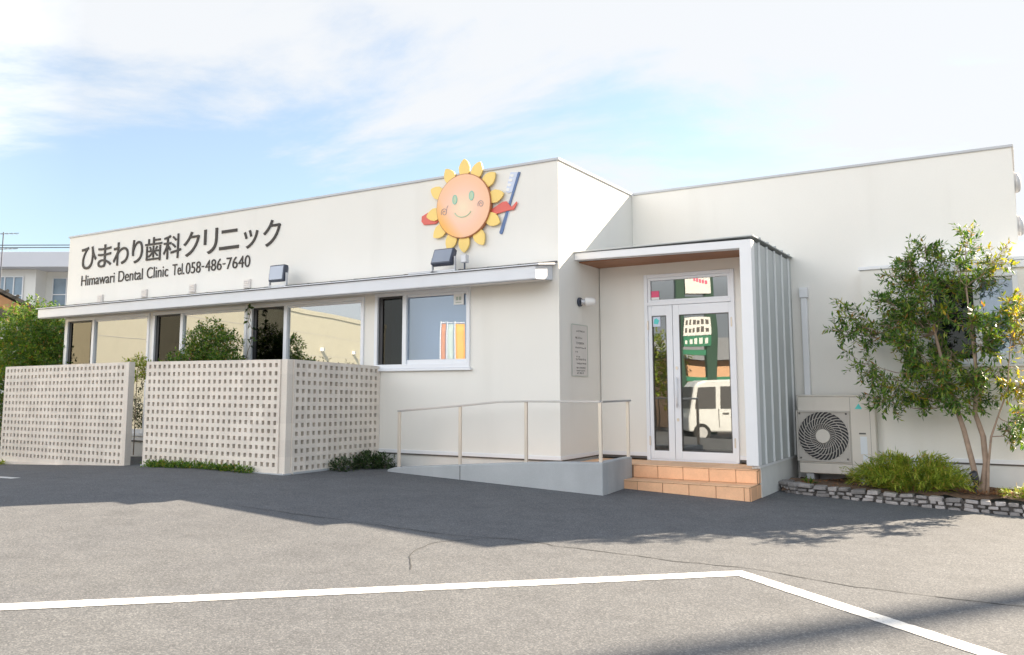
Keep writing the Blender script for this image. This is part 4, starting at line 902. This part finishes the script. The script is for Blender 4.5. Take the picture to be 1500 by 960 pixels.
cover('ground_cover', 'low green weeds along the foot of the L-shaped screen', [(-5.6, -1.88), (-4.6, -1.9), (-3.5, -1.88)], 1500, .07, M['leaf_bush'], random.Random(71), .06)
cover('ground_cover', 'sparse grass at the foot of the left screen', [(-9.6, -1.9), (-9.2, -1.95)], 160, .06, M['leaf_lime'], random.Random(72), .06)
bush('corner_shrub', 'low dark green shrub between the screen return and the start of the ramp', 'shrub', [(-2.78, -.42, .25, .20, .22, .11), (-2.82, -.85, .24, .12, .28, .07), (-2.60, -.30, .25, .13, .15, .08)], 480, M['leaf_dark'], random.Random(73), .045, .022, .1)

# ------------------------------------------------------------------ background
def frame(P, yaw):  # local frame: u to the right, w away, z up
    U = Vector((math.cos(yaw), math.sin(yaw), 0)); Wd = Vector((-math.sin(yaw), math.cos(yaw), 0)); P = Vector(P)
    return lambda u, w, z: P + U*u + Wd*w + Vector((0, 0, z-P.z)), U, Wd
def lbox(mb, F, u0, u1, w0, w1, z0, z1): mb.add([F(u0,w0,z0),F(u1,w0,z0),F(u1,w1,z0),F(u0,w1,z0),F(u0,w0,z1),F(u1,w0,z1),F(u1,w1,z1),F(u0,w1,z1)], [(0,3,2,1),(4,5,6,7),(0,1,5,4),(1,2,6,5),(2,3,7,6),(3,0,4,7)])
B0 = (-41.4, 14.34, 0); F, U, Wd = frame(B0, YAW)
bb = thing('office_building', 'pale two-storey building with blue-grey windows far behind on the left', 'building', B0)
b = MB(); lbox(b, F, -12, 2.0, .0, 8, -.5, 7.65); lbox(b, F, 2.0, 9, 1.0, 8, -.5, 7.65); b.build('wall', M['bwall'], bb)
b = MB(); lbox(b, F, -12.2, 9.2, -.9, 8.2, 7.66, 8.46); b.build('parapet', M['bparapet'], bb, bevel=.02)
b = MB(); lbox(b, F, 1.6, 2.6, 2, 3, 8.47, 8.66); b.build('roof_unit', M['greyroof'], bb)
def bwindow(u0, u1, z0, z1, w, nu, rows):
    a = MB(); lbox(a, F, u0, u1, w-.02, w-.005, z0, z1); o = a.build('window', M['bwin'], bb)
    a = MB(); t = .05
    for k in range(nu+1): uu = u0+(u1-u0)*k/nu; lbox(a, F, uu-t/2, uu+t/2, w-.07, w-.021, z0, z1)
    for z in [z0, z1] + rows: lbox(a, F, u0, u1, w-.0715, w-.02, z-t/2, z+t/2)
    attach(a.build('window_frame', M['trim']), o)
for u0 in (-10.2, -7.7, -5.2, -2.7, -.6): bwindow(u0, u0+1.95, 5.3, 7.25, 0, 4, [6.25])
bwindow(2.4, 3.9, 5.5, 7.3, 1.0, 2, [6.4]); bwindow(4.3, 6.2, 5.5, 7.3, 1.0, 2, [6.4]); bwindow(2.2, 3.3, 2.6, 4.35, 1.0, 3, [3.9])
bwindow(-5, -3, 1.2, 3.4, 0, 3, [2.9])
a = MB(); lbox(a, F, 2.05, 3.6, -.1, .99, 5.0, 5.35); a.build('balcony_slab', M['bparapet'], bb)
H0 = (-19.9, 3.3, 0); F, U, Wd = frame(H0, YAW + .64)
hs_ = thing('tiled_house', 'old house with a dark tiled roof and brown wooden eaves behind the green bush', 'house', H0)
b = MB(); lbox(b, F, -6, .1, .5, 6, -.3, 3.35); b.build('wall', M['beige'], hs_)
b = MB(); pr2 = [(-6.9, 3.60), (-3.0, 5.58), (1.05, 3.52), (1.05, 3.62), (-3.0, 5.70), (-6.9, 3.70)]
ring = [F(u, -.2, z) for u, z in pr2] + [F(u, 6.6, z) for u, z in pr2]; n = 6
b.add(ring, [tuple(range(n)), tuple(range(n, 2*n))[::-1]] + [(k, (k+1) % n, n+(k+1) % n, n+k) for k in range(n)]); rfo = b.build('roof', M['rooftile'], hs_)
b = MB(); pr2 = [(-6.9, 3.32), (-3.0, 5.28), (.95, 3.22), (.95, 3.50), (-3.0, 5.565), (-6.9, 3.585)]
ring = [F(u, -.12, z) for u, z in pr2] + [F(u, .45, z) for u, z in pr2]; b.add(ring, [tuple(range(n)), tuple(range(n, 2*n))[::-1]] + [(k, (k+1) % n, n+(k+1) % n, n+k) for k in range(n)]); attach(b.build('eave_board', M['eave_wood']), rfo)
b = MB()
for k in range(16):
    uu = 1.0 - k*.26; z = 3.62 + (1.05-uu)*.513; b.tube([F(uu, -.24, z+.03), F(uu, 6.6, z+.03)], .05, 6)
b.tube([F(1.09, -.2, 3.55), F(1.09, 6.6, 3.55)], .07, 8); attach(b.build('tile_rolls', M['rooftile']), rfo)
an = thing('tv_antenna', 'thin television antenna above the far building at the left edge', 'antenna', (-34.0, 10.6, 5)); b = MB(); F, U, Wd = frame((-34.0, 10.62, 0), YAW)
b.tube([F(0, 0, 0), F(0, 0, 8.35)], .025, 6); b.build('mast', M['cable'], an); b = MB()
for z in (7.55, 8.25):
    b.tube([F(-.9, 0, z), F(.7, 0, z+.05)], .015, 5)
    for k in range(7): b.tube([F(-.8+.22*k, -.25, z+.02), F(-.8+.22*k, .25, z+.02)], .008, 4)
b.build('elements', M['cable'], an)
F, U, Wd = frame((-26.0, 6.35, 0), YAW)
for dz, lab in ((6.40, 'upper of two thin overhead cables at the far left'), (6.31, 'lower of two thin overhead cables at the far left')):
    b = MB(); b.tube([F(u, 0, dz + .0012*(u-2)**2) for u in (-16, -12, -8, -4, 0, 4, 8, 12)], .018, 5); tag(b.build('overhead_cable', M['cable']), lab, 'cable', 'overhead cables')

# ------------------------------------------------------------------ across the car park (seen in the glass)
nb = thing('neighbour_building', 'long beige neighbouring building mirrored in the front windows', 'building', (-18, -12, 0))
NA, NB = Vector((-14.3, -2.6, 0)), Vector((-21.6, -22.5, 0)); nd = (NB-NA).normalized(); no = Vector((nd.y, -nd.x, 0))
if no.x > 0: no = -no
def nbox(mb, s0, s1, o0, o1, z0, z1):
    mb.add([tuple(NA + nd*s + no*o + Vector((0, 0, z))) for z in (z0, z1) for s, o in ((s0, o0), (s1, o0), (s1, o1), (s0, o1))], [(0,3,2,1),(4,5,6,7),(0,1,5,4),(1,2,6,5),(2,3,7,6),(3,0,4,7)])
LN = (NB-NA).length
b = MB(); nbox(b, 0, LN, 0, 7, -.6, 4.15); b.build('wall', M['beige'], nb)
b = MB(); nbox(b, -.05, LN+.05, -.02, 7.3, 4.16, 4.34); b.build('roof_edge', M['beige'], nb)
b = MB()
for z in (.9, 1.75, 2.6, 3.4): nbox(b, 0, LN, -.003, -.001, z, z+.012)
b.build('cladding_line', M['soffit'], nb)
for s in (10.2, 13.5, 16.8):
    b = MB(); nbox(b, s, s+.13, -.14, -.002, 2.80, 2.94); b.build('outside_lamp', M['lamp_body'], nb)
b = MB(); nbox(b, 11.5, 12.5, -.02, -.002, .2, 2.0); b.build('steel_door', M['sage'], nb)
vx, vw = Vector((-.856, .518, 0)), Vector((-.514, -.85, 0))
vo = Vector((-3.17, -11.24, -.29))
V = lambda x, w, z: tuple(vo + vx*x + vw*w + Vector((0, 0, z)))   # x = 0 at the nose, negative to the tail
van = thing('parked_van', 'white van mirrored in the glass entrance door', 'van', vo)
prof = [(0, .30), (0, .72), (-.05, .95), (-.20, 1.60), (-.32, 1.74), (-.55, 1.80), (-3.2, 1.81), (-3.32, 1.70), (-3.38, .9), (-3.36, .30)]
n = len(prof); b = MB(); b.add([V(x, .08 if z > 1.2 else 0, z) for x, z in prof] + [V(x, 1.7-(.08 if z > 1.2 else 0), z) for x, z in prof], [tuple(range(n)), tuple(range(n, 2*n))[::-1]] + [(k, (k+1) % n, n+(k+1) % n, n+k) for k in range(n)])
body = b.build('body', M['van'], van, bevel=.06, seg=3)
def vbox(mb, x0, x1, w0, w1, z0, z1): mb.add([V(x, w, z) for z in (z0, z1) for x, w in ((x0, w0), (x1, w0), (x1, w1), (x0, w1))], [(0,3,2,1),(4,5,6,7),(0,1,5,4),(1,2,6,5),(2,3,7,6),(3,0,4,7)])
for (xa, xb, xt) in ((-.22, -.86, -.34), (-.98, -1.95, -.98), (-2.10, -3.15, -2.10)):
    b = MB(); b.add([V(xa, .02, 1.08), V(xb, .02, 1.08), V(xb, .066, 1.58), V(xt, .066, 1.58)], [(0, 1, 2, 3)]); b.add([V(xa, -.008, 1.02), V(xb, -.008, 1.02), V(xb, .055, 1.58), V(xt, .055, 1.58)], [(0, 1, 2, 3)]); b.build('side_window', M['dark'], van)
b = MB(); b.add([V(-.06, .1, 1.0), V(-.06, 1.6, 1.0), V(-.19, 1.55, 1.58), V(-.19, .15, 1.58)], [(0,1,2,3)]); b.v = [tuple(Vector(v)+vx*.03+Vector((0,0,.02))) for v in b.v]; b.build('windscreen', M['dark'], van)
for x in (-.42, -2.65):
    for w in (-.02, 1.72):
        s = 1 if w > 0 else -1
        b = MB(); b.disc(V(x, w, .28), vx*.28, (0, 0, .28), 24, vw*(-.2*s)); wh = b.build('wheel', M['tyre'], van, bevel=.02)
        b = MB(); b.disc(V(x, w+.004*s, .28), vx*.17, (0, 0, .17), 20, vw*(.02*s)); attach(b.build('rim', M['lamp_body']), wh)
b = MB(); vbox(b, -.92, -.935, -.006, -.001, .45, 1.0); vbox(b, -2.03, -2.045, -.006, -.001, .45, 1.0); vbox(b, -1.02, -1.16, -.02, -.001, .86, .90); b.build('door_line', M['line_dark'], van)
py = thing('sign_pylon', 'tall dark green sign pylon with two posts mirrored above the van in the door glass', 'sign pylon', (-4.3, -15.5, -.4))
pd = Vector((.856, -.518, 0)); p0 = Vector((-4.75, -15.2, 0)); pw = Vector((-.514, -.85, 0))
Q = lambda s, w, z: tuple(p0 + pd*s + pw*w + Vector((0, 0, z)))
def qbox(mb, s0, s1, w0, w1, z0, z1): mb.add([Q(s, w, z) for z in (z0, z1) for s, w in ((s0, w0), (s1, w0), (s1, w1), (s0, w1))], [(0,3,2,1),(4,5,6,7),(0,1,5,4),(1,2,6,5),(2,3,7,6),(3,0,4,7)])
for s in (-.16, .90):
    b = MB(); qbox(b, s, s+.30, 0, .3, -.5, 5.2); b.build('post', M['green_post'], py, bevel=.02)
b = MB(); qbox(b, .15, 1.10, -.05, .32, 4.45, 5.1); o = b.build('sign_board', M['white'], py)
b = MB(); rnd = random.Random(3)
for k in range(5): qbox(b, .48+k*.11, .56+k*.11, -.058, -.051, 4.85-.02*k, 4.97-.02*k)
attach(b.build('board_writing', M['pink']), o)
b = MB(); qbox(b, .145, .915, .05, .25, 4.10, 4.35); b.build('crossbar', M['green_post'], py)
b = MB(); qbox(b, .15, 1.0, -.05, .12, 3.02, 3.62); o = b.build('sign_board', M['white'], py)
b = MB()
for k in range(6):
    for q in range(2): qbox(b, .20+k*.13, .20+k*.13+rnd.uniform(.06, .10), -.058, -.051, 3.12+.25*q, 3.12+.25*q+rnd.uniform(.12, .19))
attach(b.build('board_writing', M['ink']), o)
b = MB(); qbox(b, .15, 1.0, -.05, .12, 2.66, 3.0); o = b.build('sign_board', M['green_sign'], py)
b = MB()
for k in range(5): qbox(b, .20+k*.16, .20+k*.16+rnd.uniform(.06, .11), -.058, -.051, 2.74, 2.74+rnd.uniform(.12, .2))
attach(b.build('board_writing', M['white']), o)
b = MB(); qbox(b, .145, .915, .05, .25, 2.40, 2.56); qbox(b, -.3, 1.6, .02, .30, 1.50, 1.66); b.build('crossbar', M['green_sign'], py)
shp = thing('peach_shed', 'low peach-coloured shed with a grey roof mirrored behind the van', 'shed', (-4, -21, -.4)); p0 = Vector((-6.9, -19.6, 0))
b = MB(); qbox(b, 0, 9, 0, 4, -.5, 2.4); b.build('wall', M['peach'], shp)
b = MB(); b.add([Q(s, w, z) for s in (-.3, 9.3) for w, z in ((-.4, 2.41), (2, 3.3), (4.4, 2.41), (2, 3.18))], [(0, 1, 3), (2, 3, 1), (4, 7, 5), (6, 5, 7), (0, 4, 5, 1), (1, 5, 6, 2), (2, 6, 7, 3), (3, 7, 4, 0)]); b.build('roof', M['greyroof'], shp)
for i, (x, y, z, lab) in enumerate(((-7.1, -18.9, 2.3, 'bright green tree mirrored in the narrow door leaf'), (-10.4, -18.0, 2.0, 'green tree beside the mirrored tree across the car park'))):
    bush('roadside_tree', lab, 'tree', [(x, y, z, 1.2, 1.1, 1.2), (x+.3, y+.4, z-.9, 1.0, .9, .8)], 420, M['leaf_lime'], random.Random(81+i), .16, .09, -.45)
up_ = thing('utility_pole', 'concrete utility pole throwing a soft shadow band over the right of the asphalt', 'pole', (21.9, 25.3, -.2))
b = MB(); b.tube([(21.9, 25.3, -.3), (21.9, 25.3, 21.5)], [.22, .15], 14); b.build('shaft', M['pole'], up_, smooth=True)

# banner flags across the car park, mirrored in the small front window
FLAGS = ((-9.15, -9.97, .15, 'rust', 3.12, 'narrow rust-brown banner mirrored in the small front window'),
         (-8.99, -10.07, .18, 'sage', 3.10, 'grey-green banner mirrored between the rust and orange banners'),
         (-8.80, -10.18, .27, 'orange', 3.10, 'bright orange banner mirrored in the small front window'))
for (bx, by, w_, k, zt, lab) in FLAGS:
    t = thing('banner_flag', lab, 'banner', (bx, by, -.1), 'banner flags')
    fu, fw2 = Vector((.856, -.518, 0)), Vector((.514, .85, 0)); o_ = Vector((bx, by, 0))
    b = MB(); b.tube([o_ + Vector((0, 0, -.3)), o_ + Vector((0, 0, zt+.08))], .014, 6); b.tube([o_ + Vector((0, 0, zt+.04)), o_ + fu*w_ + Vector((0, 0, zt+.04))], .009, 6); b.build('pole', M['white'], t)
    b = MB(); n_ = 10; v0 = len(b.v)
    for i in range(n_+1):
        z = .55 + (zt-.55)*i/n_
        for q in range(4): b.v.append(tuple(o_ + fu*(.02 + (w_-.02)*q/3) + fw2*(.02*math.sin(i*1.1+q*.9)) + Vector((0, 0, z))))
    b.f += [(i*4+q, i*4+q+1, (i+1)*4+q+1, (i+1)*4+q) for i in range(n_) for q in range(3)]
    o = b.build('cloth', M[k], t, smooth=True); md = o.modifiers.new('thick', 'SOLIDIFY'); md.thickness = .004
# beyond the building's right end: boundary wall, trees and a house
bw = thing('boundary_wall', 'grey concrete block boundary wall beyond the right end of the clinic', 'wall', (20, 17, -.2))
b = MB(); b.box(6.5, 60, 17, 17.15, -.5, 1.35); b.build('block_panel', M['concrete'], bw, bevel=.01)
b = MB(); b.box(6.47, 60.03, 16.97, 17.18, 1.352, 1.42); b.build('coping', M['pole'], bw)
for i, (x, y, z, r_, lab) in enumerate(((8.2, 19.5, 2.3, 1.5, 'round green tree behind the boundary wall beside the clinic'), (14.5, 20.0, 2.6, 1.7, 'broad green tree behind the middle of the boundary wall'), (19.5, 19.2, 2.0, 1.3, 'small green tree farther along the boundary wall'))):
    bush('garden_backdrop_tree', lab, 'tree', [(x, y, z, r_, r_, r_*.9), (x+.5, y, z+.8, r_*.7, r_*.7, r_*.6), (x-.6, y, z-.5, r_*.8, r_*.8, r_*.6)], 520, M['leaf_bush'], random.Random(91+i), .17, .09, -.2)
nh = thing('neighbour_house', 'cream house with a low grey roof behind the boundary wall', 'house', (11.5, 26, -.2))
b = MB(); b.box(7.5, 15.5, 24, 31, -.5, 3.2); b.build('wall', M['beige'], nh)
b = MB(); b.prism([(7.0, 3.21), (11.5, 5.0), (16.0, 3.21)], 'y', 23.5, 31.5); b.build('roof', M['greyroof'], nh)
for x in (8.6, 12.6):
    b = MB(); b.box(x, x+1.6, 23.96, 23.995, 1.0, 2.3); o = b.build('window', M['bwin'], nh)
    b = MB(); b.box(x-.05, x+1.65, 23.93, 23.958, .94, 1.0); b.box(x-.05, x+1.65, 23.93, 23.958, 2.3, 2.36); b.box(x+.78, x+.83, 23.93, 23.958, 1.001, 2.299); attach(b.build('window_frame', M['trim']), o)
